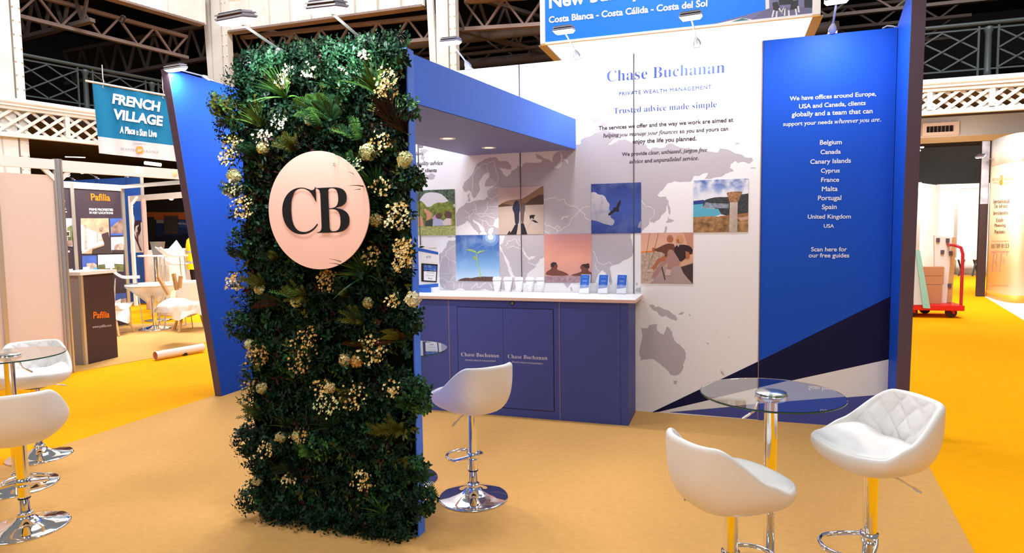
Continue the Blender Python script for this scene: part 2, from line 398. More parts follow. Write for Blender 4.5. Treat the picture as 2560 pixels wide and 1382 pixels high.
for (p, q, lab) in ((C2, V((-9, 15.1, 0)), 'deep dim truss running into the dark behind the plant wall'), (C3, V((-1.5, 15.1, 0)), 'deep dim truss running into the dark behind the canopy'), (C2, C2+NL*5-UL*1.5, 'dim truss crossing the left gallery from the riveted column'), (C1+UL*1.5, C1+NL*5+UL*.5, 'dim truss crossing the left gallery near the far left column')):
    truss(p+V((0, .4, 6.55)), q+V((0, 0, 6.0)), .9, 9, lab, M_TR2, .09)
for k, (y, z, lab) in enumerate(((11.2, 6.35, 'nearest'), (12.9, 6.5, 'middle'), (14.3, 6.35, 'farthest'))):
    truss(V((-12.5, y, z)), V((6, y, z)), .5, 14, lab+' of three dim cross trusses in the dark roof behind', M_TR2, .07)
for k, (x0, x1, y, z, lab) in enumerate(((-9, -1, 10.4, 6.55, 'upper grey service pipe in the dark roof behind the canopy'), (-7, 3, 11.8, 6.25, 'lower grey service pipe in the dark roof behind the canopy'))):
    mb = MB(); mb.tube([(x0, y, z), (x1, y, z)], .14, 12); tag(mb.build('service_pipe', M_TR2), lab, 'pipe')
# air duct and vent under the right gallery
du = thing('air_duct', 'pale grey air duct with a vent under the right gallery', 'duct')
p0 = onY(2285, 296, 11.0); p1 = onY(2600, 283, 11.0); z0 = onY(2420, 339, 11.0).z; z1 = onY(2420, 289, 11.0).z
mb = MB(); mb.box(p0.x-2.5, p1.x+.5, 11.0, 12.2, z0, z1)
mb.build('duct_body', mat('duct_paint', (0.55, 0.53, 0.51), 0.5), du)
a = onY(2304, 341, 10.97); b = onY(2397, 304, 10.97)
mb = MB()
for x0, x1, zz0, zz1 in ((a.x, b.x, a.z, a.z+.07), (a.x, b.x, b.z-.07, b.z), (a.x, a.x+.08, a.z+.07, b.z-.07), (b.x-.1, b.x, a.z+.07, b.z-.07)): mb.box(x0, x1, 10.92, 11.0, zz0, zz1)
fr = mb.build('vent_frame', mat('vent_pink', S(226, 200, 190), 0.5), du)
mb = MB(); mb.box(a.x+.08, b.x-.1, 10.985, 11.0, a.z+.07, b.z-.07)
mb.build('vent_opening', M_DARKHOLE, du)
mb = MB()
for k in range(1, 7): x = a.x+.08+(b.x-a.x-.18)*k/7; mb.box(x-.008, x+.008, 10.97, 11.0, a.z+.07, b.z-.07)
mb.build('vent_slats', M_IRON2, du)
# loose cable coil on the left truss
mb = MB(); c = atd(306, 48, 14.0)
mb.tube([c+V((math.cos(t)*.07+.02*math.sin(3*t), 0, math.sin(t)*.07)) for t in [2*math.pi*k/20 for k in range(20)]], .018, 6, closed=True)
tag(mb.build('cable_coil', M_BLACK), 'small black cable coil hanging on the left roof truss', 'cable')
def cable(pts, label, r=.02):
    pts = [V(p) for p in pts]; out = []
    for i in range(len(pts)-1):
        for k in range(6):
            t = k/6; out.append(pts[i].lerp(pts[i+1], t)-V((0, 0, .25*4*t*(1-t)*(pts[i+1]-pts[i]).length*.12)))
    out.append(pts[-1]); mb = MB(); mb.tube(out, r, 6); tag(mb.build('cable', M_BLACK), label, 'cable')
cable([atd(82, 63, 17), atd(155, 106, 17), atd(190, 87, 17)], 'black cable slung below the dim truss at upper left')
# ============================================================ THE STAND
def crop(sc, ox, oy, s):
    return [(ox+float(p.split(',')[0])/sc, oy+float(p.split(',')[1])/sc) for p in s.split()]
# ------------------------------------------------------------ back wall
WH = 3.02
wall = thing('display_wall', 'tall printed back wall of the stand, white map panels and one blue panel', 'wall', (0, 0, 0))
SEAMS = [-4.10, -3.2, -2.2, -1.2, -0.2, 0.8, 1.731]
for i, (a, b) in enumerate(zip(SEAMS, SEAMS[1:])):
    mb = MB(); mb.box(a+.004, b-.004, 0, 0.04, 0.0, WH)
    o = mb.build('wall_panel', M_BLUE if i == 5 else M_WHITE, wall)
    if i == 5: o['label'] = 'blue wall panel with the list of offices'
mb = MB(); mb.box(-4.1, 1.731, 0.012, 0.05, 0.0, WH-.004); mb.build('backing_frame', M_DARKEDGE, wall)
G = lambda pts, lift=0.0008: [onY(x, y, 0)+V((0, -lift, 0)) for x, y in pts]
M_NAVY = mat('navy_print', S(12, 11, 58), 0.6, spec=.25)
M_LAND = mat('map_grey', S(186, 178, 186), 0.5); M_SEA = mat('map_white', (0.76, 0.74, 0.74), 0.5)
# swooping navy / white / blue corner print
mb = MB()
mb.poly(G([(1628, 1031), (1896, 903), (2225.5, 741), (2221.5, 898), (1997, 947), (1648, 1029)][::-1]))
mb.poly(G([(1648, 1029), (1997, 947), (2221.5, 898), (2219, 985), (1900, 1010), (1672, 1030)][::-1]), 1)
mb.poly(G([(1672, 1030), (1900, 1010), (2219, 985), (2217, 1072), (1900, 1049)][::-1]), 2)
mb.build('corner_graphic', [M_NAVY, M_SEA, mat('blue_print', S(66, 74, 150), 0.4)], wall)
# world map
c1 = lambda s: crop(3.29, 1340, 0, s); c4 = lambda s: crop(3.1406, 1400, 360, s); c6 = lambda s: crop(3.1406, 1000, 360, s)
c8 = lambda s: crop(2.296, 1540, 780, s); c9 = lambda s: crop(4.189, 1020, 230, s); c10 = lambda s: crop(6.282, 1030, 560, s)
LAND = [
 c9('570,995 585,955 640,905 690,830 712,765 760,728 800,700 860,685 935,692 950,720 1010,722 1085,770 1080,805 1000,800 955,790 990,850 1040,885 1080,850 1085,825 1110,815 1140,800 1150,765 1195,785 1212,747 1330,740 1395,735 1400,705 1350,690 1335,645 1420,690 1520,740 1515,690 1545,640 1590,615 1755,600 1755,1382 800,1382 800,1140 840,1090 830,1040 860,1010 900,985 850,985 805,985 812,930 850,890 855,845 830,835 780,885 740,950 755,1015 720,1085 690,1115 660,1050 640,1020 600,1048'),
 c6('520,460 600,445 640,440 775,440 775,712 720,712 735,655 700,665 690,700 715,712 690,712 670,690 650,650 610,610 575,590 570,600 625,660 640,690 620,712 600,680 560,640 530,600 505,625 450,650 442,640 442,540 480,495'),
 c9('620,1080 650,1060 645,1110 655,1140 625,1150'),
 c1('328,1188 370,1180 370,1150 430,1125 480,1097 520,1085 560,1065 620,1085 690,1095 700,1135 660,1130 600,1180 600,1192 680,1150 730,1145 800,1180 850,1172 900,1185 935,1228 960,1215 1060,1212 1085,1182 1130,1185 1200,1215 1300,1228 1400,1240 1500,1252 1510,1222 1560,1225 1640,1262 1690,1270 1720,1295 1780,1300 1785,1320 1755,1345 1730,1335 1660,1340 1640,1320 1600,1350 1595,1382')
 + c4('1365,210 1300,230 1200,265 1135,272 1165,228 1150,225 1110,240 1050,250 1030,290 980,295 900,290 840,310 790,370 765,400 780,415 830,412 850,440 840,480 820,540 780,590 740,620 705,610 655,670 640,695 600,700 560,705 555,740 565,780 575,830 570,865 520,905 440,945 412,950 390,975 400,1020 410,1080 400,1110 380,1070 360,1010 335,990 310,1010 290,1050 275,1090 240,1090 120,1090')
 + [(1247, 707), (1247, 560), (1439, 560)],
 c6('1285,1088 1348,1088 1320,1132'), c6('1340,1118 1352,1130 1356,1150 1346,1155 1337,1140'),
 c10('580,255 690,250 690,900 1290,900 1290,1045 1000,1040 835,1038 800,1012 745,1010 690,1030 600,1032 540,1030 480,995 440,935 435,880 425,780 440,640 420,600 425,470 470,450 530,370 545,330'),
 c10('520,185 690,185 690,215 650,200 610,215 570,215'),
 c6('780,825 800,830 840,940 880,1020 900,1050 960,1060 900,1145 730,1145 730,1080 780,1080'),
 c9('165,855 190,860 215,870 250,850 290,870 275,905 230,920 195,900 180,880'), c9('125,600 190,600 215,615 180,640 160,660 180,690 165,720 130,700 150,650'),
 c1('430,965 445,955 465,970 455,985 435,985'), c1('455,985 490,965 515,975 510,1010 475,1005'), c1('520,1030 550,1005 590,1015 565,1035 530,1038'), c1('1625,1185 1650,1172 1680,1178 1650,1185'),
 c4('848,572 865,590 895,598 870,615 845,618 830,615 845,600'), c4('835,640 845,660 835,695 815,695 825,655'), c4('845,430 855,480 865,550 855,550 845,500'), c4('1495,185 1535,185 1535,193 1500,192'),
 c4('600,1085 612,1095 606,1115 596,1100'), c4('600,1130 635,1120 638,1160 590,1155'),
 c4('700,1265 730,1258 745,1280 775,1275 830,1300 880,1330 920,1365 915,1385 870,1372 830,1347 800,1357 760,1312 720,1290'), c4('930,1330 975,1318 960,1338 935,1340'), c4('650,1230 660,1235 655,1250'), c4('1010,1330 1025,1345 1018,1350'),
 c8('145,90 180,92 190,75 240,70 235,105 275,130 295,80 320,110 335,160 370,190 395,215 402,260 385,300 370,350 340,362 310,355 290,330 265,310 245,290 215,270 180,270 145,278'), c8('330,393 352,395 345,415 335,412'), c8('600,333 615,345 626,365 610,358'), c8('645,145 656,145 650,151'), c8('510,172 535,184 528,187')]
SEA = [c9('1580,625 1600,680 1590,730 1560,770 1530,790 1580,800 1620,740 1610,715 1650,715 1680,752 1668,708 1620,703 1606,640'),
 c6('785,790 800,815 830,880 860,950 880,1000 905,1045 870,1045 850,980 820,900 790,840 783,820'), c6('780,718 825,718 818,740 805,780 790,790 780,780'),
 c6('960,825 985,850 1010,890 1060,880 1070,870 1050,900 1010,915 985,880 970,850'), c6('1135,885 1100,900 1080,935 1040,985 1000,1020 985,1060 1135,1060'),
 c6('1260,592 1275,570 1325,564 1325,572 1285,578 1268,598'), c6('730,640 745,600 775,575 775,660 750,655')]
BORD = [c6('1130,440 1170,425 1215,415 1240,440 1290,430 1310,470 1340,490 1385,495 1415,520 1440,500 1500,490'), c6('1415,520 1380,560 1340,590 1335,630 1300,650 1240,680 1200,655 1160,640 1130,620'), c6('1415,520 1450,550 1460,585 1500,600'), c6('1235,700 1235,665 1260,655 1240,640 1215,660'), c6('1130,680 1165,700 1180,712'),
 c6('580,460 600,510 590,550 640,545'), c6('600,510 570,515 580,540 545,570 515,575'), c6('690,450 690,510 660,550 610,540 620,565 650,570 655,550'), c6('685,510 700,490 770,490'), c6('665,410 700,420 720,440 770,400'), c6('660,380 700,385 720,350 760,340'), c6('650,570 690,560 740,580 755,610'), c6('620,590 650,600 680,610 700,640 735,640'), c6('650,600 645,640 665,665'), c6('640,545 680,550 740,545'), c6('510,520 540,545 545,590'),
 c6('555,410 568,330 572,260 600,200 640,160 660,150 690,165 685,230'), c6('690,150 740,130 745,180 770,250 765,295 740,330'),
 c10('690,330 640,345 600,390 540,430 525,500 470,510 460,570 440,640'), c10('530,485 690,600'), c10('575,530 590,700 605,775 470,790 440,770'), c10('550,910 600,900 640,830 705,795'), c10('430,850 530,860 550,920 600,905 660,910 660,1020'), c10('750,1030 745,930'), c10('800,910 785,1000'), c10('470,950 500,960 540,1010'), c10('930,1030 990,960 1020,910'), c10('1020,930 1040,1000 1080,980 1160,920'), c10('1210,930 1270,1010'),
 c6('825,800 850,760 905,740 940,800'), c6('840,820 890,800 960,830'), c6('1000,930 1060,950 1085,935'), c6('930,740 975,830'),
 c4('640,440 670,490 745,520 740,560 705,590 705,620'), c4('245,835 270,850 280,880 300,930 340,945 390,925 410,945'), c4('280,930 285,980 310,1000')]
mb = MB()
def rough(q, closed=True, amp=.13, it_=2):
    for _ in range(it_):
        out = []; n = len(q)
        for i in range(n if closed else n-1):
            a = q[i]; b = q[(i+1) % n]; d = b-a; out.append(a)
            if .012 < d.length < .30:
                t = V((-d.z, 0, d.x))*rnd0.uniform(-amp, amp); out.append((a+b)/2+t)
        if not closed: out.append(q[-1])
        q = out
    return q
rnd0 = random.Random(3)
for li, p in enumerate(LAND):
    q = rough(G(p, .0006+.00001*li))
    nz = sum((q[i].x*q[(i+1) % len(q)].z-q[(i+1) % len(q)].x*q[i].z) for i in range(len(q)))
    mb.poly(q if nz > 0 else q[::-1])
for li, p in enumerate(SEA):
    q = rough(G(p, .0012+.00001*li)); nz = sum((q[i].x*q[(i+1) % len(q)].z-q[(i+1) % len(q)].x*q[i].z) for i in range(len(q)))
    mb.poly(q if nz > 0 else q[::-1], 1)
for li, p in enumerate(BORD): mb.strip(rough(G(p, .0015+.00001*li), False), .0055, (0, -1, 0), 1)
mb.build('world_map_print', [M_LAND, M_SEA], wall)
for k, sx in enumerate((-3.2, -2.2, -1.2, -.2, .8)):
    mb = MB(); mb.box(sx-.0028, sx+.0028, -.0066, 0, .005, WH-.002); mb.build('panel_seam', mat('seam_dark', S(72, 64, 74), .6) if k < 4 else mat('seam_tan', S(150, 120, 110), .6), wall)
# ------------------------------------------------------------ the seven square pictures
PD = 0.4241; PX0 = -1.8359; PZ = 1.5309
def picture(name, label, col, row, base, layers, rect, circles=(), lines=()):
    x0 = PX0+(col-1)*PD; z0 = PZ+(row-1)*PD+(PD if row == 1 else 0)
    z0 = PZ if row == 1 else PZ-PD
    mats = [base]; mb = MB(); mb.box(0, PD, -.003, -.0005, 0, PD)
    def cv(s): return [((float(p.split(',')[0])-rect[0])/(rect[2]-rect[0]), (float(p.split(',')[1])-rect[1])/(rect[3]-rect[1])) for p in s.split()]
    k = 0
    def L(uv, m):
        nonlocal k
        if m not in mats: mats.append(m)
        if len(uv) > 7:
            o_ = []
            for i in range(len(uv)):
                (a, b), (c, d) = uv[i], uv[(i+1) % len(uv)]
                edge = lambda t: t < .02 or t > .98
                o_ += [(a, b)] if edge(a) or edge(b) else [(a*.75+uv[i-1][0]*.25, b*.75+uv[i-1][1]*.25), (a*.75+c*.25, b*.75+d*.25)]
            uv = o_
        k += 1; q = [V((min(max(u, 0), 1)*PD, -.003-.0002*k, (1-min(max(v, 0), 1))*PD)) for u, v in uv]
        nz = sum((q[i].x*q[(i+1) % len(q)].z-q[(i+1) % len(q)].x*q[i].z) for i in range(len(q)))
        mb.poly(q if nz > 0 else q[::-1], mats.index(m))
    for m, s in layers:
        if isinstance(s, str): L(cv(s), m)
        else:
            cx, cy, r = s; L([((cx+r*math.cos(t)-rect[0])/(rect[2]-rect[0]), (cy+r*math.sin(t)-rect[1])/(rect[3]-rect[1])) for t in [2*math.pi*i/14 for i in range(14)]], m)
    for m, w, s in lines:
        if m not in mats: mats.append(m)
        k += 1
        mb.strip([V((min(max(u, 0), 1)*PD, -.003-.0002*k, (1-min(max(v, 0), 1))*PD)) for u, v in cv(s)], w, (0, -1, 0), mats.index(m))
    o = mb.build(name, mats, wall, loc=(x0, -.001, z0)); o['label'] = label
    return o
P = lambda n, *a, **k: mat('print_'+n, *a, **k)
sand = P('sand', (0.50, 0.39, 0.33)); dk = P('dark', (0.015, 0.013, 0.018)); brn = P('brown', (0.26, 0.14, 0.08)); brn2 = P('dark_brown', (0.09, 0.045, 0.03))
picture('photo_print', 'square picture of a couple and dog walking on a beach', 2, 1, ramp_mat('beach_sky', 'Z', PD, [(0.55, (0.62, 0.42, 0.36)), (1, (0.60, 0.46, 0.45))]), [
 (brn, '775,480 800,460 850,440 900,435 960,430 1000,410 1060,370 1110,340 1128,335 1128,480 775,490'), (brn2, '960,482 1000,460 1040,430 1090,405 1128,400 1128,478 1050,482'), (brn2, '775,490 775,478 810,462 850,470 900,482'),
 (sand, '775,490 900,482 1128,478 1128,711 775,711'), (dk, '905,632 928,632 925,660 915,711 855,711 880,680'), (dk, '955,622 972,622 985,660 1000,711 950,711 950,660'), (dk, '840,711 860,680 868,690 855,711'),
 (P('navy', (0.02, 0.02, 0.05)), '905,450 920,440 935,448 938,465 945,480 947,520 938,540 938,600 930,632 908,632 903,600 900,540 890,520 885,500 895,470'), (P('grey_brown', (0.12, 0.08, 0.08)), '962,462 972,455 980,465 985,490 985,520 978,540 976,580 970,620 958,622 953,590 955,540 948,515 950,480'),
 (dk, '1018,565 1030,558 1050,558 1068,562 1055,568 1052,585 1046,595 1040,580 1028,585 1024,600 1020,580'), (dk, '1030,598 1060,600 1088,622 1060,618')], (775, 334, 1128, 711), lines=[(brn2, .0015, '985,520 1020,565'), (brn2, .0015, '1000,660 1040,598')])
picture('photo_print', 'square picture of an eagle gliding across blue sky', 4, 1, ramp_mat('eagle_sky', 'Z', PD, [(0, S(46, 66, 140)), (0.5, S(58, 84, 165)), (1, S(34, 48, 118))], .3, 6, S(110, 130, 190)), [
 (ramp_mat('eagle_cloud', 'Z', PD, [(0, (0.35, 0.34, 0.42)), (1, (0.62, 0.58, 0.60))], .8, 14, (0.30, 0.32, 0.45)), '1500,370 1530,365 1560,390 1590,390 1615,410 1625,440 1650,470 1640,500 1660,540 1650,570 1690,600 1670,640 1630,630 1590,620 1550,600 1500,590'), (P('cloud', (0.3, 0.3, 0.42)), '1865,655 1878,615 1890,605 1890,660'),
 (dk, '1700,495 1705,470 1720,445 1733,435 1736,455 1728,480 1718,500 1722,520 1708,532 1695,522 1670,540 1650,558 1636,556 1635,545 1655,525 1680,508 1672,498 1680,492')], (1500, 303, 1891, 700))
sg = P('sprout_green', (0.35, 0.55, 0.08)); glow = P('sun_white', (0.75, 0.80, 0.9)); glow2 = P('sun_halo', (0.32, 0.45, 0.68)); glow3 = P('sun_halo_outer', (0.16, 0.28, 0.56))
picture('photo_print', 'square picture of a green seedling under blue sky', 1, 2, ramp_mat('sprout_sky', 'Z', PD, [(0, (0.55, 0.68, 0.82)), (0.3, (0.22, 0.42, 0.70)), (0.7, (0.06, 0.16, 0.45)), (1, (0.03, 0.10, 0.36))], .35, 7, (0.4, 0.55, 0.78)), [
 (glow3, (715, 745, 62)), (glow2, (715, 740, 42)), (glow, (715, 735, 22)), (P('soil', (0.13, 0.06, 0.05), noise=.7, nscale=60), '450,1077 470,1062 520,1050 560,1055 600,1045 650,1040 700,1042 740,1040 778,1060 778,1077'),
 (sg, '605,862 585,850 550,842 525,832 535,828 575,830 600,845'), (sg, '605,862 612,850 640,838 675,838 650,850 620,860'), (P('bud', (0.30, 0.33, 0.15)), '572,890 585,880 605,890 605,915 590,910')], (443, 718, 778, 1077), lines=[(glow3, .006, '700,770 550,850'), (glow3, .005, '705,775 610,880'), (glow3, .005, '725,775 740,880'), (sg, .008, '634,1048 628,1000 612,950 606,900 605,860')])
sk = P('tan_dark', (0.17, 0.055, 0.035)); hair = P('hair_dark', (0.04, 0.02, 0.02))
picture('photo_print', 'square picture of two bathers at sunset', 3, 2, ramp_mat('sunset', 'Z', PD, [(0, (0.42, 0.26, 0.30)), (0.14, (0.62, 0.30, 0.25)), (0.5, (0.80, 0.36, 0.26)), (0.85, (0.62, 0.27, 0.24)), (1, (0.55, 0.26, 0.26))], .3, 5, (0.5, 0.25, 0.27)), [
 (P('pool_water', (0.42, 0.26, 0.30), noise=.45, nscale=40), '1133,1040 1499,1035 1499,1086 1133,1086'),
 (sk, '1143,1036 1148,1005 1180,988 1190,978 1183,960 1185,940 1205,930 1225,932 1235,950 1240,965 1232,978 1235,990 1270,1000 1310,1015 1330,1036'), (hair, '1183,965 1183,942 1200,930 1225,932 1232,948 1215,950 1205,970'),
 (sk, '1338,1036 1350,1025 1400,1012 1425,1000 1420,985 1410,972 1420,950 1440,943 1465,945 1470,938 1483,945 1483,975 1470,985 1480,1000 1499,1010 1499,1036'), (hair, '1420,955 1440,942 1462,944 1468,936 1484,944 1484,978 1455,975 1440,960')], (1133, 712, 1499, 1086))
om = P('orange_skin', (0.42, 0.13, 0.06)); wm = P('trousers', (0.40, 0.21, 0.18)); bk = P('jumper', (0.03, 0.012, 0.014)); mn = P('brown_shirt', (0.15, 0.045, 0.03)); sh = P('pale_shoe', (0.6, 0.42, 0.36))
picture('photo_print', 'square picture of a couple sitting on a sailing boat', 5, 2, ramp_mat('sail_sky', 'Z', PD, [(0, (0.4, 0.2, 0.12)), (0.6, (0.80, 0.45, 0.28)), (1, (0.66, 0.36, 0.28))]), [
 (P('sea_gold', (0.55, 0.40, 0.30), noise=.4, nscale=50), '636,850 840,838 840,1095 636,1095'), (P('shore', (0.75, 0.22, 0.05)), '636,842 740,836 745,846 636,856'), (P('deck', (0.42, 0.30, 0.29)), '690,1095 740,1020 830,960 960,960 1044,930 1044,1095'), (P('sailcloth', (0.55, 0.26, 0.18)), '970,697 1044,697 1044,830 1000,790'),
 (P('dark_gear', (0.07, 0.035, 0.035), noise=.5, nscale=60), '950,965 1044,935 1044,1095 1010,1060 970,1010'), (om, '835,872 770,900 730,960 712,992 738,992 785,930 845,912'), (sh, '690,985 735,980 730,1008 680,1002'), (mn, '725,815 750,825 830,785 870,780 905,790 900,880 830,892 820,850 750,842'), (om, (866, 747, 26)), (om, '725,812 750,818 748,842 725,838'), (P('grey_hair', (0.4, 0.18, 0.12)), '842,735 850,718 870,714 888,728 888,745 870,728'),
 (bk, '900,800 960,788 1020,800 1042,830 1038,862 1000,872 985,900 940,930 900,862'), (wm, '848,832 880,825 900,850 945,920 940,950 880,952 872,988 845,988 850,932 838,922 760,1032 735,1062 713,1050 770,960 842,900'), (sh, '835,985 876,985 870,1032 828,1030'), (sh, '672,1092 735,1053 742,1070 708,1094'), (P('blonde', (0.62, 0.30, 0.14)), (940, 748, 30)), (om, '915,750 935,745 940,775 920,778'), (sh, '920,785 945,782 930,810'), (om, '985,840 1015,850 1020,895 990,905')],
 (636, 697, 1044, 1095), lines=[(brn2, .0025, '705,700 680,860'), (brn2, .0025, '775,700 735,860 690,980'), (sh, .003, '710,940 715,880 790,862 795,900'), (bk, .007, '803,965 828,1065')])
st = P('stone_wall', (0.42, 0.22, 0.09), noise=.75, nscale=22)
picture('photo_print', 'square picture of a ruined column above the sea', 6, 1, ramp_mat('ruin_sky', 'Z', PD, [(0.6, (0.75, 0.76, 0.85)), (0.85, (0.2, 0.3, 0.6)), (1, (0.06, 0.12, 0.4))], .9, 9, (0.8, 0.8, 0.86), .42, .6), [
 (P('deep_sea', (0.02, 0.05, 0.25)), '1050,437 1135,430 1135,468 1050,468'), (P('headland', (0.05, 0.055, 0.06), noise=.6, nscale=50), '1128,440 1160,425 1240,410 1320,415 1400,400 1482,390 1482,560 1270,560 1250,500 1120,495'), (P('cliff', (0.32, 0.36, 0.46), noise=.6, nscale=50), '1128,485 1150,450 1200,458 1330,465 1330,500 1120,496'), (P('turquoise', (0.10, 0.42, 0.58)), '1050,466 1130,462 1120,495 1250,505 1272,545 1200,570 1050,570'),
 (st, '1050,565 1180,560 1260,565 1340,555 1482,545 1482,687 1050,687'), (P('wall_cap', (0.55, 0.34, 0.24)), '1400,575 1482,570 1482,590 1420,600'), (P('wall_top', (0.35, 0.14, 0.05)), '1260,562 1482,540 1482,560 1262,572'), (P('pillar', (0.55, 0.45, 0.38), noise=.4, nscale=12), '1338,455 1400,452 1398,687 1336,687'), (P('capital', (0.45, 0.22, 0.10), noise=.6, nscale=60), '1312,375 1437,370 1430,395 1415,420 1405,455 1335,457 1328,420 1318,395')], (1050, 275, 1482, 687))
sn = P('skin_print', (0.65, 0.30, 0.19)); hr = P('hair_brown', (0.12, 0.06, 0.05))
picture('photo_print', 'square picture of children lying on a lawn', 0, 1, P('pale_sky', (0.68, 0.66, 0.70)), [
 (P('tree_leaves', (0.10, 0.16, 0.10), noise=.9, nscale=45), '132,355 437,355 437,470 415,480 380,430 330,380 230,370 190,410 160,470 132,490'), (P('bushes', (0.24, 0.30, 0.05), noise=.7, nscale=30), '132,480 180,430 210,460 240,500 300,455 360,460 400,440 437,500 437,650 132,650'), (P('lawn', (0.45, 0.48, 0.17), noise=.5, nscale=60), '132,648 437,640 437,717 132,717'),
 (sn, '165,642 168,570 185,555 195,575 205,642'), (sn, '215,612 235,560 205,512 215,500 245,520 270,545 260,570 245,600 240,632 215,640'), (P('shorts', (0.05, 0.06, 0.05)), '215,600 270,585 285,640 215,642'), (P('stripes', (0.42, 0.46, 0.62)), '275,590 310,580 345,595 362,638 270,642'), (P('pink_top', (0.5, 0.33, 0.5)), '262,580 300,545 320,570 285,592'), (P('white_top', (0.7, 0.62, 0.62)), '340,610 380,578 412,590 416,636 355,640'), (hr, (318, 562, 24)), (hr, (385, 555, 28)), (sn, '405,590 416,595 416,635 405,636')], (132, 355, 437, 717))
# ------------------------------------------------------------ lettering on the wall
M_TXB = mat('letter_blue', S(58, 78, 150), 0.5); M_TXK = mat('letter_dark', S(58, 50, 62), 0.5); M_TXW = mat('letter_white', (0.72, 0.73, 0.80), 0.5)
def wall_text(name, rows, m, label=None):
    mb = MB()
    for s, x1, y1, x2, y2, off in rows: letters(mb, s, onY(x1, y1, 0), onY(x2, y2, 0), off, lift=.0022, res=6, sp=1.18 if s.isupper() and len(s) > 20 else 1.0)
    o = mb.build(name, m, wall)
    if label: o['label'] = label
wall_text('lettering', [(serif('Chase Buchanan'), 1517.2, 204.3, 1812, 181.5, -.009), ('PRIVATE WEALTH MANAGEMENT', 1547.6, 239.2, 1778.6, 221.9, .012), (serif('Trusted advice made simple'), 1534.5, 284.2, 1791.4, 267.5, -.007)], M_TXB, 'blue heading lettering on white')
wall_text('lettering', [('The services we offer and the way we work are aimed at', 1496.5, 325.2, 1833, 304, .018), (it('helping you manage your finances')+' so you and yours can', 1507.8, 343.5, 1820.2, 325.8, .014), ('enjoy the life you planned.', 1581.6, 358.7, 1741.2, 350.5, .018), ('We provide '+it('clear, unbiased, jargon free'), 1554.9, 390, 1767.7, 378.4, .014), (it('advice')+' and '+it('unparalleled service.'), 1573.4, 408.2, 1746.7, 399.1, .014)], M_TXK, 'dark paragraph lettering on white')
wall_text('lettering', [('to', 1047, 369.5, 1058, 369, .018), (it('plans,'), 1033, 388.2, 1059, 387, .014), (it('a quality advice'), 1030, 413, 1107.3, 411.3, .014), ('our clients', 1043, 430.5, 1092, 429.6, .018), ('that.', 1040, 448.3, 1061.8, 448, .018)], M_TXK, 'dark lettering partly hidden by the plant wall')
def c2(s, x1, y1, x2, y2, off=.018): return (s, 1900+x1/3.29, y1/3.29, 1900+x2/3.29, y2/3.29, off)
def c3(s, x1, y1, x2, y2, off=.018): return (s, 1900+x1/3.29, 400+y1/3.29, 1900+x2/3.29, 400+y2/3.29, off)
wall_text('lettering', [c2('We have offices around Europe,', 243, 828, 955, 787), c2('USA and Canada, clients', 320, 893, 868, 863), c2('globally and a team that can', 260, 960, 925, 930), c2('support your needs '+it('wherever you are.'), 190, 1037, 995, 998, .014),
 c2('Belgium', 492, 1190, 672, 1185), c2('Canada', 497, 1268, 663, 1263), c2('Canary Islands', 413, 1348, 747, 1337), c3('Cyprus', 500, 104, 655, 102), c3('France', 502, 180, 650, 178), c3('Malta', 508, 256, 638, 254), c3('Portugal', 476, 330, 668, 328), c3('Spain', 508, 404, 630, 402), c3('United Kingdom', 392, 482, 747, 480), c3('USA', 524, 556, 608, 556), c3('Scan here for', 420, 750, 715, 750), c3('our free guides', 400, 800, 733, 800)], M_TXW, 'white lettering on the blue panel')
# ------------------------------------------------------------ wing walls
lw = thing('wing_wall', 'blue wing wall at the left end of the stand, leaning front edge', 'wall', (-4.10, 0, 0))
yl = lambda z: -.555-.148*z
mb = MB(); mb.slab([(0, .05, 0), (0, .05, WH), (0, yl(WH), WH), (0, yl(0), 0)], (-.075, 0, 0)); mb.build('board', M_BLUE, lw)
mb = MB(); mb.hexa([(.001, yl(0), 0), (-.076, yl(0), 0), (-.076, yl(0)-.004, 0), (.001, yl(0)-.004, 0), (.001, yl(WH), WH), (-.076, yl(WH), WH), (-.076, yl(WH)-.004, WH), (.001, yl(WH)-.004, WH)]); mb.build('edge_strip', M_DARKEDGE, lw)
rw = thing('wing_wall', 'tall narrow blue wing wall at the right end, with a dark purple edge', 'wall', (1.731, 0, 0))
yr = lambda z: -.225-.047*z
mb = MB(); mb.slab([(0, .05, 0), (0, .05, WH), (0, yr(3.2), 3.24), (0, yr(0), 0)], (.085, 0, 0)); mb.build('board', M_BLUE, rw)
mb = MB(); mb.hexa([(-.001, yr(0), 0), (-.001, yr(0)-.004, 0), (.086, yr(0)-.004, 0), (.086, yr(0), 0), (-.001, yr(3.2), 3.24), (-.001, yr(3.2)-.004, 3.24), (.086, yr(3.2)-.004, 3.24), (.086, yr(3.2), 3.24)]); mb.build('edge_strip', M_DARKEDGE, rw)
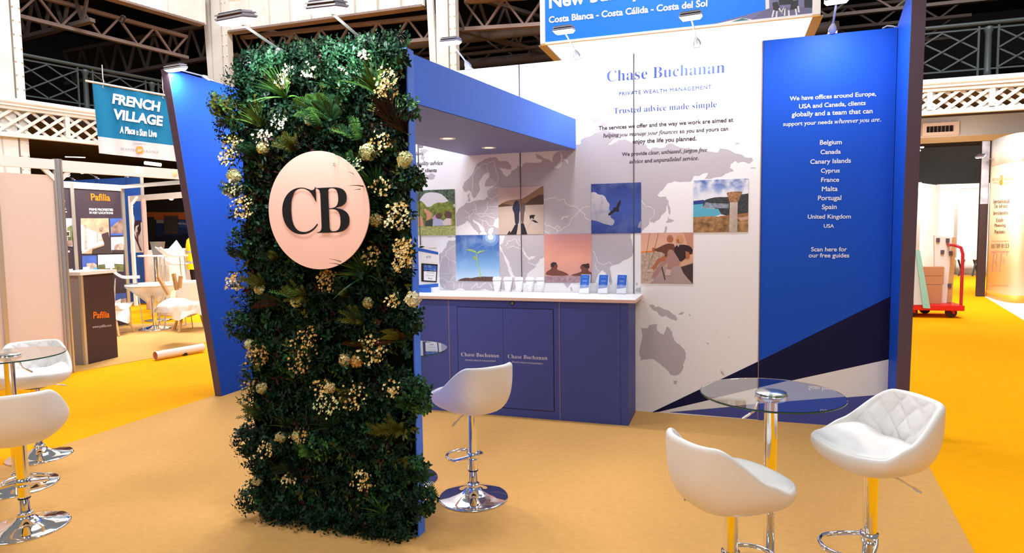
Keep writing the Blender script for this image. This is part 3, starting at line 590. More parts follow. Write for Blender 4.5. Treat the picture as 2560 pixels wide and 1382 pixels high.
# ------------------------------------------------------------ canopy between plant wall and back wall
cz0, cz1 = 2.258, 2.514
cn = thing('canopy', 'blue box canopy with two downlights linking plant wall and back wall', 'canopy', (0, 0, 0))
A0 = V((-.695, -.005, cz0)); A1 = V((-1.075, -2.552, cz0)); A2 = V((-1.925, -2.552, cz0)); A3 = V((-1.70, -.005, cz0)); H = V((0, 0, cz1-cz0))
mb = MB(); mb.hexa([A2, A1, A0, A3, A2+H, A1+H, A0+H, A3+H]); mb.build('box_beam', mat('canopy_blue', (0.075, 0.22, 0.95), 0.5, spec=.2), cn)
mb = MB(); i_ = .004
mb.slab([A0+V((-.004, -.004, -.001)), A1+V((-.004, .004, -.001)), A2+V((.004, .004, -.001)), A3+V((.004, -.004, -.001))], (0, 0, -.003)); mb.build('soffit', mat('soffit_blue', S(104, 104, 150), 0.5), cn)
for px, py in ((1119, 346), (1222, 369)):
    c = onZ(px, py, cz0-.004)
    mb = MB(); mb.lathe([(.036, 0), (.036, -.002), (.056, -.004), (.06, 0)], 28, c); o = mb.build('downlight_ring', mat('ring_white', (0.8, 0.75, 0.68), 0.4), cn)
    mb = MB(); mb.lathe([(0, -.001), (.035, -.001)], 20, c); mb.lathe([(.0, -.0025), (.008, -.0025)], 12, c, 1); mb.build('downlight_lamp', [mat('warm_lamp', (1.0, 0.72, 0.42), emit=2.2), M_BLACK], cn)
    sd = bpy.data.lights.new('downlight_beam', 'SPOT'); sd.energy = 42; sd.spot_size = math.radians(105); sd.spot_blend = .6; sd.color = (1, .96, .92); sd.shadow_soft_size = .03
    so = bpy.data.objects.new('downlight_beam', sd); COL.objects.link(so); so.location = c+V((0, 0, -.03)); so.parent = cn
# ------------------------------------------------------------ counter
CY = -.445
CZ = onY(1575, 749, -.468).z
ct = thing('counter', 'long blue cabinet counter under the canopy with white worktop', 'counter', (0, 0, 0))
M_CNT = mat('counter_blue', (0.066, 0.085, 0.30), 0.5, spec=.2)
zb = CZ-.028
mb = MB(); mb.box(-3.1, -.182, CY+.001, -.04, 0, zb); mb.build('carcass', M_CNT, ct)
mb = MB(); mb.box(-3.12, -.127, -.47, -.0085, zb, CZ, 0); mb.build('worktop', mat('worktop_white', (0.84, 0.83, 0.82), 0.3), ct, bevel=.002)
mb = MB(); mb.box(-3.12, -.127, -.474, -.4705, zb+.0005, CZ-.004); mb.box(-.1265, -.124, -.47, -.0085, zb+.0005, CZ-.004); mb.build('worktop_edging', mat('edging_pink', S(226, 190, 172), 0.45), ct)
yq = lambda px, py: onY(px, py, CY)
d0 = yq(1142, 767); d1 = yq(1384, 771); dm = yq(1257, 769); db = yq(1383, 1029).z; dt = (d0.z+d1.z)/2
mb = MB(); mb.box(d0.x, d1.x, CY-.0005, CY, db, dt); mb.build('door_gap', M_BLACK, ct)
for x0, x1, l0, l1, s0, s1 in ((d0.x+.006, dm.x-.001, (1153.2, 889.9), (1247.8, 893.4), (1163.7, 901.7), (1240, 904.6)), (dm.x+.001, d1.x-.006, (1269.7, 895), (1368.4, 899.4), (1280, 906.4), (1357.3, 911.2))):
    mb = MB(); mb.box(x0, x1, CY-.004, CY-.0006, db+.006, dt-.006); dr = mb.build('door', M_CNT, ct)
    mb = MB(); letters(mb, serif('Chase Buchanan'), onY(*l0, CY-.004), onY(*l1, CY-.004), -.009, lift=.001)
    letters(mb, 'PRIVATE WEALTH MANAGEMENT', onY(*s0, CY-.004), onY(*s1, CY-.004), .0, lift=.001)
    mb.build('lettering', mat('letter_pale', (0.7, 0.68, 0.72), 0.5), dr)
for px in (1124, 1399):
    x = yq(px, 880).x; mb = MB(); mb.box(x-.004, x+.004, CY-.002, CY, 0, zb); mb.build('panel_joint', mat('joint_pink', S(130, 112, 130), 0.5), ct)
x = yq(1551, 900).x; mb = MB(); mb.box(x-.0015, x+.0015, CY-.001, CY, 0, zb); mb.build('panel_joint', mat('joint_dark', S(50, 52, 98), 0.5), ct)
c = yq(1282, 757.5); c.y = CY
mb = MB(); mb.tube([c, c+V((0, -.012, 0))], .017, 20, 0); mb.tube([c+V((0, -.012, 0)), c+V((0, -.015, 0))], .011, 16, 1); mb.build('lock', [mat('lock_dark', (0.03, 0.02, 0.02), .4), mat('lock_brass', (0.55, 0.33, 0.12), .3, 1.0)], ct)
# ------------------------------------------------------------ cups
cp = thing('cup', 'x', 'cup'); mb = MB()
mb.lathe([(0, 0), (.026, 0), (.027, .003), (.039, .108), (0.036, .108)], 32); mb.build('cup_body', mat('cup_white', (0.86, 0.86, 0.87), .35), cp)
mb = MB(); mb.lathe([(.041, .104), (.042, .110), (.040, .118), (.037, .121), (.036, .131), (.033, .134), (0, .133)], 32); mb.build('cup_lid', mat('lid_white', (0.88, 0.88, 0.89), .3), cp)
mb = MB(); yc = lambda z: -(.026+(.013*z/.108))-.0012
letters(mb, serif('Chase Buchanan'), (-.022, yc(.058), .058), (.022, yc(.058), .058), 0.0, lift=.003); letters(mb, 'PRIVATE WEALTH MANAGEMENT', (-.014, yc(.05), .05), (.014, yc(.05), .05), 0.0, lift=.0025)
mb.build('cup_lettering', M_TXB, cp)
ORD = ['leftmost', 'second from left', 'middle', 'second from right', 'rightmost']
for i, px in enumerate((1243, 1270.5, 1298, 1325.5, 1352.5)):
    o = cp if i == 0 else copy_tree(cp)
    p = onZ(px, 728.6+.3*i, CZ); o.location = (p.x, p.y, CZ); o['group'] = 'cups on the counter'
    o['label'] = 'white lidded takeaway cup, '+ORD[i]+' of the five on the counter'
    o.rotation_euler.z = -.25
# ------------------------------------------------------------ leaflet holders with leaflets
M_ACR = mat('clear_acrylic', (0.9, 0.93, 1.0), .05, alpha=.16)
M_LEAF = mat('leaflet_blue', S(40, 96, 190), .4)
for i, (px, pos) in enumerate(((1459, 'left'), (1505.5, 'middle'), (1552, 'right'))):
    b = onZ(px, 734.5+.4*i, CZ); W2 = .043
    tilt = .045; hz = .165
    h = thing('leaflet_holder', 'clear acrylic leaflet holder, '+pos+' of three at the right end of the counter', 'leaflet holder', (b.x, b.y, CZ+.0005), -.12, 'leaflet holders on the counter')
    F = lambda x, z, d=0: V((x, tilt*z/hz+d, z))
    mb = MB(); mb.hexa([F(-W2, .002, .030), F(W2, .002, .030), F(W2, .002, .032), F(-W2, .002, .032), F(-W2, hz, .030), F(W2, hz, .030), F(W2, hz, .032), F(-W2, hz, .032)])
    mb.build('back_plate', M_ACR, h)
    mb = MB(); mb.hexa([F(-W2, .002, 0), F(W2, .002, 0), F(W2, .002, .002), F(-W2, .002, .002), F(-W2, .075, 0), F(W2, .075, 0), F(W2, .075, .002), F(-W2, .075, .002)])
    for sx in (-W2, W2-.002): mb.hexa([F(sx, .002, .002), F(sx+.002, .002, .002), F(sx+.002, .002, .03), F(sx, .002, .03), F(sx, .075, .002), F(sx+.002, .075, .002), F(sx+.002, .075, .03), F(sx, .075, .03)])
    mb.build('front_pocket', M_ACR, h)
    mb = MB(); mb.box(-W2, W2, -.004, .05, 0, .002); mb.build('foot_plate', M_ACR, h)
    lf = thing('leaflet', 'blue and white leaflet standing in the '+pos+' acrylic holder', 'leaflet', (b.x, b.y, CZ+.003), -.12, 'leaflets in holders')
    w = .040; mb = MB(); hl = .158
    mb.hexa([F(-w, .002, .006), F(w, .002, .006), F(w, .002, .026), F(-w, .002, .026), F(-w, hl, .006), F(w, hl, .006), F(w, hl, .026), F(-w, hl, .026)], 0)
    mb.poly([F(-w, .040, .0055), F(w, .052, .0055), F(w, hl, .0055), F(-w, hl, .0055)], 1); mb.build('page', [M_PWHITE, M_LEAF], lf)
    mb = MB(); dz = V((0, tilt, hz)).normalized()
    letters(mb, serif('Chase Buchanan'), F(-.024, .138, .0053), F(.024, .138, .0053), 0, up=dz, lift=.0004)
    letters(mb, 'Trusted advice', F(-.022, .108, .0053), F(.022, .108, .0053), .01, up=dz, lift=.0004); letters(mb, 'made simple', F(-.019, .099, .0053), F(.019, .099, .0053), .01, up=dz, lift=.0004)
    for k, (s, q) in enumerate((('Belgium Canada', .018), ('France Malta', .014), ('Spain', .007))): letters(mb, s, F(-q, .078-.009*k, .0053), F(q, .078-.009*k, .0053), .01, up=dz, lift=.0004)
    mb.build('lettering', M_TXW, lf)
# ------------------------------------------------------------ tall brochure card and folder at the left end of the counter
k6 = lambda x, y: (1030+x/6.282, 560+y/6.282)
yb = -.20
br = thing('display_card', 'white printed display card with a tablet picture, standing beside the plant wall', 'card', (0, 0, 0))
def K(x, y, d=0): return onY(*k6(x, y), yb)+V((0, -d, 0))
zt_ = K(300, 335).z; xl, xr = K(60, 600).x, K(416, 600).x
mb = MB(); mb.box(xl, xr, yb, yb+.012, CZ+.001, zt_); mb.build('card_board', M_PWHITE, br)
mb = MB(); mb.poly([K(60, 360, .001), K(414, 440, .001), K(414, 480, .001), K(60, 415, .001)][::-1]); mb.poly([K(60, 1010, .001), K(414, 985, .001), K(414, 930, .001), K(60, 960, .001)], 0); mb.build('blue_band', M_LEAF, br)
mb = MB(); mb.slab([K(150, 615, .006), K(404, 632, .006), K(388, 915, .006), K(150, 900, .006)][::-1], (0, .004, 0)); mb.build('tablet_print', M_BLACK, br)
mb = MB(); mb.poly([K(190, 640, .0065), K(392, 655, .0065), K(386, 740, .0065), K(190, 725, .0065)][::-1], 0); mb.poly([K(190, 738, .0065), K(384, 748, .0065), K(376, 893, .0065), K(190, 880, .0065)][::-1], 1); mb.build('screen_print', [ramp_mat('screen_blue', 'Z', 3.0, [(0, S(20, 50, 130)), (1, S(60, 120, 200))], .6, 40, (0.5, 0.6, 0.8)), M_PWHITE], br)
mb = MB()
letters(mb, serif('Chase Buchanan'), K(268, 382, 0), K(385, 382, 0), 0, lift=.002); letters(mb, it('al Gr'), K(225, 527), K(305, 527), .01, lift=.002)
for yy, x0, x1, s in ((765, 240, 355, 'Our free guides'), (810, 230, 350, 'Plan for your life'), (860, 260, 320, 'Read')): letters(mb, s, K(x0, yy), K(x1, yy+5), 0, lift=.0075)
mb.build('lettering', M_TXK, br)
b0 = onZ(1055, 727.5, CZ); b1 = onZ(1097.5, 726.5, CZ)
fo = MB(); fo.hexa([(b0.x-.16, b0.y-.02, CZ+.001), (b1.x, b1.y, CZ+.001), (b1.x, -.215, CZ+.001), (b0.x-.16, -.215, CZ+.001), (b0.x-.16, b0.y-.02, CZ+.022), (b1.x, b1.y, CZ+.03), (b1.x, -.215, CZ+.045), (b0.x-.16, -.215, CZ+.045)])
tag(fo.build('folder', M_LEAF), 'thick blue folder lying on the counter beside the plant wall', 'folder')
# ------------------------------------------------------------ arm floodlights
def floodlight(base, head, aim, label, power, group, on=True, lean=None):
    base = V(base); head = V(head); t = thing('arm_floodlight', label, 'lamp', base, 0, group)
    inv = Matrix.Translation(-base)
    mb = MB(); mb.box(-.03, .03, -.03, .03, 0, .018); mb.build('clamp', M_LAMPGREY, t)
    d = (head-base); dn = d.normalized()
    s0 = V((0, 0, .015)); k = d*0.22+V((0, 0, .03))
    mb = MB(); mb.tube([s0, s0.lerp(k, .25), s0.lerp(k, .6), k], [.022, .032, .024, .009], 10); mb.build('bracket', M_LAMPGREY, t)
    mb = MB(); mb.tube([k, d*.97], .007, 8); mb.build('arm', M_LAMPGREY, t)
    z = -(V(aim)-head).normalized()
    x = V((0, 0, 1)).cross(V((d.x, d.y, 0)).normalized()).normalized(); x = (x-z*x.dot(z)).normalized(); y = z.cross(x)
    q = lambda a, b, c_: d+x*a+y*b+z*c_
    w, l, h = .078, .055, .02
    mb = MB(); mb.hexa([q(-w, -l, 0), q(w, -l, 0), q(w, l, 0), q(-w, l, 0), q(-w*.86, -l*.7, h*1.9), q(w*.86, -l*.7, h*1.9), q(w*.86, l*.7, h*1.9), q(-w*.86, l*.7, h*1.9)])
    mb.build('lamp_head', M_LAMPDARK, t, bevel=.004)
    mb = MB()
    for c0 in (.3, 1.1):
        e = .003; f_ = 1-.14*c0/1.9
        mb.hexa([q(-w*f_-e, -l-e, h*c0), q(w*f_+e, -l-e, h*c0), q(w*f_+e, l+e, h*c0), q(-w*f_-e, l+e, h*c0), q(-w*f_-e, -l*.95-e, h*(c0+.35)), q(w*f_+e, -l*.95-e, h*(c0+.35)), q(w*f_+e, l*.95+e, h*(c0+.35)), q(-w*f_-e, l*.95+e, h*(c0+.35))])
    mb.build('cooling_fin', M_LAMPGREY, t)
    mb = MB(); mb.hexa([q(-w*.80, -l*.72, -.020), q(w*.80, -l*.72, -.020), q(w*.80, l*.72, -.020), q(-w*.80, l*.72, -.020), q(-w, -l, -.0005), q(w, -l, -.0005), q(w, l, -.0005), q(-w, l, -.0005)])
    mb.build('lamp_glass', M_LED, t)
    if power:
        bpy.context.view_layer.update()
        area_light('flood_beam', head-z*.026, head-z, .14, .09, power, (.93, .96, 1.0), t)
    return t
for i, (bx, hx, lab) in enumerate(((-1.68, (1127, 105), 'LED arm floodlight on the back wall above the canopy'), (-.68, (1410, 77), 'LED arm floodlight in front of the left end of the blue header sign'), (.308, (1727, 42), 'LED arm floodlight below the header sign lettering, right of the heading'), (1.294, (2092, 1), 'LED arm floodlight above the blue panel, cut by the top of the photo'), (-2.68, (868, 128), 'LED arm floodlight half hidden behind the top of the plants, right of the two'), (-3.66, (634, 156), 'LED arm floodlight peeping over the top left corner of the plants'))):
    h = onY(*hx, -.43); floodlight((bx, .02, WH), h, (bx+.03, -.08, 0.7), lab, 12.5, 'floodlights on the back wall')
floodlight((-4.13, -.50, WH-.005), onX(440, 172, -4.02), (-3.9, -.5, 1.0), 'LED arm floodlight on top of the left blue wing wall', 10, None)
floodlight((-1.66, -2.60, 2.47), onY(592, 50, -2.96), (-1.62, -2.66, 1.35), 'left of two LED arm floodlights on top of the plant wall', 12, 'floodlights over the plant wall')
floodlight((-1.17, -2.60, 2.47), onY(818, 22, -2.95), (-1.2, -2.66, 1.35), 'right of two LED arm floodlights on top of the plant wall', 12, 'floodlights over the plant wall')
mb = MB(); pts = [onY(2206, 71, .02), onY(2218, 65, .02), onY(2232, 66, .02), onY(2245, 70, .02)]; mb.tube(pts, .006, 6); tag(mb.build('power_cable', M_LAMPGREY), 'grey lamp cable lying on top of the blue panel', 'cable')
# ============================================================ PLANT WALL
PY = -2.625
pw = thing('plant_wall', 'tall free-standing living wall panel of mixed dark foliage and cream flowers', 'plant wall', (-1.44, -2.59, 0))
PW0 = V((-1.44, -2.59, 0))
def pb(mb, name, mats):
    mb.v = [(v[0]-PW0.x, v[1]-PW0.y, v[2]) for v in mb.v]
    return mb.build(name, mats, pw)
mb = MB(); mb.box(-1.945, -.945, PY, -2.555, 0, 2.47); pb(mb, 'backing_panel', mat('canopy_blue'))
mb = MB(); mb.box(-1.94, -.952, PY-.012, PY, .01, 2.462); pb(mb, 'growing_mat', mat('growing_mat', (0.003, 0.005, 0.003), 1.0, spec=0.0))
def fmat(n, c, r=.45): return mat('leaf_'+n, c, r, noise=.3, nscale=14, spec=.18)
ML = [fmat('deep', (0.006, 0.026, 0.013)), fmat('mid', (0.018, 0.072, 0.026)), fmat('bright', (0.075, 0.21, 0.04)), fmat('olive', (0.080, 0.095, 0.014)), fmat('blue_green', (0.016, 0.066, 0.030)), fmat('wine', (0.035, 0.010, 0.012))]
M_STEM = mat('stem_brown', (0.03, 0.022, 0.01), .8)
rnd = random.Random(11)
OUT = V((0, -1, 0))
def leaf(mb, b, d, n, L, W, m, droop=.15, fold=.25):
    """one folded leaf: base b, direction d, face normal n"""
    d = d.normalized(); s = d.cross(n)
    if s.length < 1e-4: s = d.cross(V((1, .3, .2)))
    s.normalize(); n = s.cross(d)
    p1 = b+d*(L*.38)-n*(droop*L*.12); p2 = b+d*(L*.72)-n*(droop*L*.45); tip = b+d*L-n*(droop*L)
    mb.add([b, p1-s*(W*.5)+n*(fold*W*.5), p1, p1+s*(W*.5)+n*(fold*W*.5), p2-s*(W*.36)+n*(fold*W*.36), p2, p2+s*(W*.36)+n*(fold*W*.36), tip],
           [(0, 2, 1), (0, 3, 2), (1, 2, 5, 4), (2, 3, 6, 5), (4, 5, 7), (5, 6, 7)], m, True)
def rdir(up=.3, out=.7, side=1.0):
    return V((rnd.uniform(-side, side), -rnd.uniform(.1, 1)*out, rnd.uniform(-.7, 1)*up+up*.2)).normalized()
def at_plant(px, py, d=.03): return onY(px, py, PY-d)
def shrub(mb, c, R, n, ms, L=.028, W=.016, depth=.09):
    """a clump of small-leaved twigs growing outward"""
    for k in range(n):
        a = rnd.uniform(0, 6.283); r = R*math.sqrt(rnd.random())
        b = c+V((r*math.cos(a), -rnd.uniform(-.02, depth)*(1-.4*r/R), r*math.sin(a)))
        td = (V((math.cos(a), -1.1, math.sin(a)+.35))+V((rnd.uniform(-.6, .6),)*3)).normalized()
        m = rnd.choice(ms)
        for j in range(5):
            q = b+td*(j*.010); an = j*2.4+rnd.random()
            sd = td.orthogonal().normalized(); sd = Matrix.Rotation(an, 3, td)@sd
            leaf(mb, q, (sd*.9+td*.6), (td-sd*.4), L*rnd.uniform(.7, 1.2), W*rnd.uniform(.8, 1.1), m)
def grass(c, n, L, ms, spread=.9, up=1.05, W=.0085):
    mb = MB()
    for k in range(n):
        d = V((rnd.gauss(0, .45)*spread, -rnd.uniform(.25, 1.0), rnd.gauss(up, .45))).normalized(); l = L*rnd.uniform(.6, 1.1)
        m = rnd.choice(ms); s = d.cross(V((0, -1, .2))).normalized(); pts = []
        N = 6
        for i in range(N+1):
            t = i/N; p = c+d*(l*t)+V((0, 0, -l*.26*t*t))+V((0, -l*.05*t, 0)); w = W*(1-t**1.6)*.5+.0004
            pts += [p-s*w, p+s*w]
        mb.add(pts, [(2*i, 2*i+1, 2*i+3, 2*i+2) for i in range(N)], m, True)
    return pb(mb, 'grass_tuft', ML)
def fern(c, n, L, ms, aim=(0, -.6, .8), fan=.9):
    mb = MB(); aim = V(aim)
    for k in range(n):
        a = (k/(max(n-1, 1))-.5)*2*fan+rnd.uniform(-.12, .12)
        d = (Matrix.Rotation(a, 3, 'Y')@aim+V((0, rnd.uniform(-.3, .1), 0))).normalized(); l = L*rnd.uniform(.75, 1.1); m = rnd.choice(ms)
        s = d.cross(OUT).normalized(); n_ = s.cross(d); prev = None; N = 17
        for i in range(1, N+1):
            t = i/N; p = c+d*(l*t)+V((0, -.1*l*math.sin(t*2.2), -.30*l*t*t)); wl = l*.24*math.sin(math.pi*min(1, t*.93+.05))**.8
            for sg in (-1, 1): leaf(mb, p, (s*sg+d*.45), n_ if n_.y < 0 else -n_, wl*.92, .0052+.0025*(1-t), m, .2, .05)
            if prev is not None: mb.tube([prev, p], .0013, 4, m, caps=False)
            prev = p
    return pb(mb, 'fern', ML)
def spray(c, n, L, ms, aim=(0, -.7, .6), fan=.8):
    """soft feathery conifer-like sprays"""
    mb = MB(); aim = V(aim)
    for k in range(n):
        d = (Matrix.Rotation(rnd.uniform(-fan, fan), 3, 'Y')@aim+V((0, rnd.uniform(-.4, .3), rnd.uniform(-.3, .3)))).normalized(); l = L*rnd.uniform(.6, 1.1); m = rnd.choice(ms)
        for i in range(14):
            t = (i+1)/14; p = c+d*(l*t)+V((0, 0, -.12*l*t*t))
            for j in range(4):
                sd = Matrix.Rotation(j*1.57+i*.6, 3, d)@d.orthogonal().normalized()
                leaf(mb, p, sd*.8+d*.9, OUT, .030*(1.1-.6*t), .0034, m, .1, .05)
    return pb(mb, 'feathery_spray', ML)
MF = [mat('petal_cream', (0.74, 0.63, 0.30), .6), mat('petal_gold', (0.64, 0.38, 0.09), .6), mat('petal_white', (0.80, 0.77, 0.52), .6), mat('petal_green', (0.52, 0.60, 0.28), .6), mat('petal_rust', (0.42, 0.26, 0.10), .6)]
def blossom(c, R, n, fm, lm=(0, 1)):
    """loose cluster of tiny four-petalled star flowers among narrow leaves"""
    mb = MB()
    for k in range(int(n*1.9)):
        a = rnd.uniform(0, 6.283); r = R*math.sqrt(rnd.random()); b = c+V((r*math.cos(a), -rnd.uniform(.03, .11), r*math.sin(a)))
        f = (OUT+V((rnd.uniform(-.7, .7), 0, rnd.uniform(-.2, .9)))).normalized(); s = f.orthogonal().normalized(); m = rnd.choice(fm); z = rnd.uniform(.006, .0105)
        for j in range(5):
            sd = Matrix.Rotation(j*1.2566+k, 3, f)@s; leaf(mb, b, sd+f*.35, f, z, z*.55, m, .1, .1)
    for k in range(n):
        a = rnd.uniform(0, 6.283); r = R*math.sqrt(rnd.random()); b = c+V((r*math.cos(a), -rnd.uniform(0, .06), r*math.sin(a)))
        leaf(mb, b, rdir(.8, .8), OUT, rnd.uniform(.025, .05), .010, 5+rnd.choice(lm))
    return pb(mb, 'blossom_cluster', MF+ML[:5])
def hydrangea(c, R, fm):
    mb = MB(); N = 150
    for k in range(N):
        t = math.acos(1-2*(k+.5)/N); a = k*2.39996
        f = V((math.sin(t)*math.cos(a), math.sin(t)*math.sin(a), math.cos(t)))
        if f.y > .45: continue
        b = c+V((f.x*R, f.y*R*.85, f.z*R))*rnd.uniform(.78, 1.08); f = (f+V((rnd.uniform(-.5, .5), rnd.uniform(-.5, .5), rnd.uniform(-.5, .5)))).normalized(); s = f.orthogonal().normalized(); z = R*rnd.uniform(.2, .34)
        for j in range(4):
            sd = Matrix.Rotation(j*1.5708+k, 3, f)@s; leaf(mb, b+f*rnd.uniform(-.1, .06)*R, sd+f*.3, f, z, z*.8, rnd.choice(fm), .1, .1)
    return pb(mb, 'hydrangea_head', MF)
# the dense small-leaved ground cover over the whole panel
mb = MB()
X0, X1 = -1.955, -.975
for i in range(820):
    x = rnd.uniform(X0, X1); z = rnd.uniform(.02, 2.45)
    shrub(mb, V((x, PY-.01, z)), .045, 9, rnd.choice(((0, 0, 1), (0, 0, 4), (0, 1, 0), (0, 3, 0), (0, 5, 0))), rnd.choice((.024, .030, .036)), rnd.choice((.010, .014, .018)), rnd.choice((.04, .06, .09)))
cover = pb(mb, 'leafy_cover', ML); stuff(cover)
# denser glossy box-leaf foliage along the top and the edges
mb = MB()
for px, py, R, n, ms in ((640, 180, .075, 70, (4, 0, 4)), (690, 165, .06, 50, (4, 4, 1)), (620, 235, .06, 50, (0, 4, 1)), (760, 165, .07, 60, (0, 0, 1)), (830, 150, .08, 90, (1, 4, 0)), (880, 175, .08, 90, (1, 4, 4)), (930, 140, .06, 60, (0, 4, 1)), (985, 160, .05, 50, (0, 0, 1)), (860, 215, .07, 70, (1, 4, 1)), (585, 290, .05, 60, (3, 3, 1)), (560, 270, .04, 40, (3, 3, 2)), (585, 330, .05, 40, (0, 1, 0)), (615, 610, .06, 50, (0, 0, 1)), (610, 810, .06, 60, (0, 0, 1)), (628, 1100, .06, 70, (0, 0, 0)), (640, 1240, .06, 60, (0, 0, 1)), (1050, 975, .05, 70, (0, 1, 1)), (1060, 1000, .035, 40, (1, 1, 2)), (1065, 1245, .05, 60, (0, 0, 1)), (1050, 1170, .04, 40, (0, 1, 1)), (700, 1290, .07, 60, (0, 0, 0)), (850, 1305, .07, 60, (0, 0, 0)), (980, 1315, .07, 70, (0, 0, 0)), (780, 1300, .06, 50, (0, 0, 0)), (920, 1310, .06, 50, (0, 0, 0)), (1040, 450, .04, 40, (0, 0, 1)), (1040, 800, .04, 40, (0, 0, 1)), (735, 905, .05, 40, (2, 1, 0)), (800, 1110, .06, 50, (1, 0, 2)), (1030, 280, .04, 30, (1, 4, 2))):
    shrub(mb, at_plant(px, py, .03), R, int(n*1.5), ms, .024, .015, .09)
for i in range(60):
    shrub(mb, V((-1.93+.97*rnd.random(), PY+.05*rnd.random(), 2.47+.02*rnd.random())), .05, 12, rnd.choice(((0, 1, 4), (0, 4, 4), (0, 0, 1))), .024, .014, .05)
stuff(pb(mb, 'box_leaf_foliage', ML))
for px, py, L, n, ms, sp in ((715, 245, .20, 44, (2, 2, 1), 1.0), (945, 235, .19, 46, (1, 2, 3), .7), (655, 320, .17, 34, (3, 2, 3), 1.0), (985, 320, .22, 52, (5, 5, 0), 1.1), (1010, 330, .16, 30, (5, 0, 5), 1.2), (945, 480, .17, 40, (1, 0, 2), .9), (915, 690, .19, 44, (1, 1, 3), .9), (850, 230, .13, 20, (4, 1), 1.2), (960, 1290, .15, 20, (3, 2, 1), 1.2), (830, 1070, .15, 26, (0, 1), 1.1), (720, 1070, .13, 22, (0, 0, 3), 1.1)):
    grass(at_plant(px, py, .06), n+12, L*1.15, ms, sp)
for px, py, n, L, ms, aim in ((830, 300, 7, .19, (1, 1, 2), (0, -.5, .9)), (800, 290, 5, .16, (2, 1), (-.4, -.5, .8)), (1000, 850, 5, .15, (3, 5), (-.3, -.6, .7)), (905, 870, 5, .14, (5, 3), (.2, -.6, .7)), (1048, 1190, 3, .16, (0, 1), (.75, -.35, .75)), (700, 760, 5, .15, (5, 0), (-.2, -.6, .8)), (860, 1200, 5, .14, (0, 0), (.1, -.6, .8)), (730, 1180, 5, .14, (0, 0), (-.1, -.6, .8))):
    fern(at_plant(px, py, .06), n, L, ms, aim)
for px, py, n, L, ms in ((800, 320, 10, .15, (2, 1)), (900, 350, 12, .16, (2, 1, 2)), (880, 420, 8, .14, (2, 1)), (760, 750, 16, .17, (2, 3, 3)), (660, 720, 14, .15, (3, 3)), (905, 810, 12, .17, (3, 3, 0)), (860, 740, 10, .14, (0, 3)), (650, 1040, 12, .15, (1, 3)), (960, 1090, 8, .17, (3, 3)), (1000, 1080, 8, .16, (3, 3)), (600, 490, 10, .14, (3, 1)), (780, 1130, 9, .12, (1, 2)), (640, 390, 9, .13, (0, 1)), (740, 380, 12, .13, (3, 3)), (1020, 1020, 8, .12, (1, 2)), (690, 650, 7, .12, (0, 3)), (880, 1000, 7, .12, (0, 3))):
    spray(at_plant(px, py, .06), n, L, ms)
for px, py, R, n, fm in ((795, 185, .045, 26, (0, 2)), (985, 205, .05, 40, (0, 1, 0)), (985, 235, .05, 34, (1, 4)), (930, 150, .03, 14, (2, 0)), (880, 190, .03, 12, (2, 0)), (745, 185, .03, 14, (2, 0)), (605, 370, .06, 44, (0, 1)), (590, 400, .04, 26, (0, 0)), (630, 520, .06, 50, (0, 1)), (605, 475, .05, 40, (2, 0)), (1010, 540, .07, 60, (0, 1, 2)), (1028, 620, .05, 46, (0, 1)), (1025, 655, .05, 44, (1, 0)), (970, 470, .05, 22, (0, 1)), (680, 350, .05, 24, (2, 2)), (970, 360, .05, 24, (0, 1)), (665, 880, .06, 50, (1, 4)), (610, 700, .05, 34, (0, 1)), (785, 850, .08, 34, (1, 4)), (950, 870, .08, 46, (0, 1)), (840, 1000, .07, 40, (0, 3)), (770, 900, .06, 24, (1, 4)), (900, 985, .08, 30, (0, 1)), (690, 1110, .05, 24, (1, 0)), (925, 1190, .06, 26, (0, 1)), (740, 1190, .04, 14, (4, 0)), (840, 700, .06, 40, (4, 1)), (950, 640, .05, 20, (4, 1)), (770, 1080, .04, 18, (1, 4)), (720, 310, .04, 18, (2, 2)), (905, 415, .04, 18, (2, 3)), (1000, 750, .04, 16, (1, 0)), (860, 620, .05, 14, (4, 1)), (640, 960, .04, 14, (4,)), (1000, 960, .05, 16, (0, 1)), (820, 960, .04, 14, (1,))):
    blossom(at_plant(px, py, .03), R, n, fm)
for px, py, r, fm in ((705, 206, 20, (2, 0, 2)), (658, 370, 16, (3, 0)), (920, 380, 20, (3, 3, 0)), (1013, 400, 19, (3, 0)), (585, 440, 18, (3, 0)), (940, 550, 16, (4, 3)), (1032, 748, 18, (0, 2)), (648, 722, 14, (0, 3)), (740, 752, 15, (0, 3)), (623, 860, 13, (0, 3)), (655, 970, 15, (4, 3)), (826, 970, 14, (4, 0)), (862, 900, 15, (4, 0)), (892, 903, 15, (1, 4)), (702, 1092, 14, (4, 3)), (740, 1090, 12, (4, 3)), (643, 1200, 14, (3, 4)), (920, 757, 13, (3, 4)), (775, 298, 14, (3, 3))):
    hydrangea(at_plant(px, py, .085), r/495, fm)
# a few leaves that reach over the disc
mb = MB()
for px, py, tx, ty in ((930, 500, 862, 484), (935, 490, 880, 470), (905, 600, 878, 640), (890, 690, 868, 640), (905, 700, 890, 650)):
    a = at_plant(px, py, .05); b = at_plant(tx, ty, .15); leaf(mb, a, b-a, OUT, (b-a).length, .006, 0, .1, .1)
pb(mb, 'long_leaf', ML)
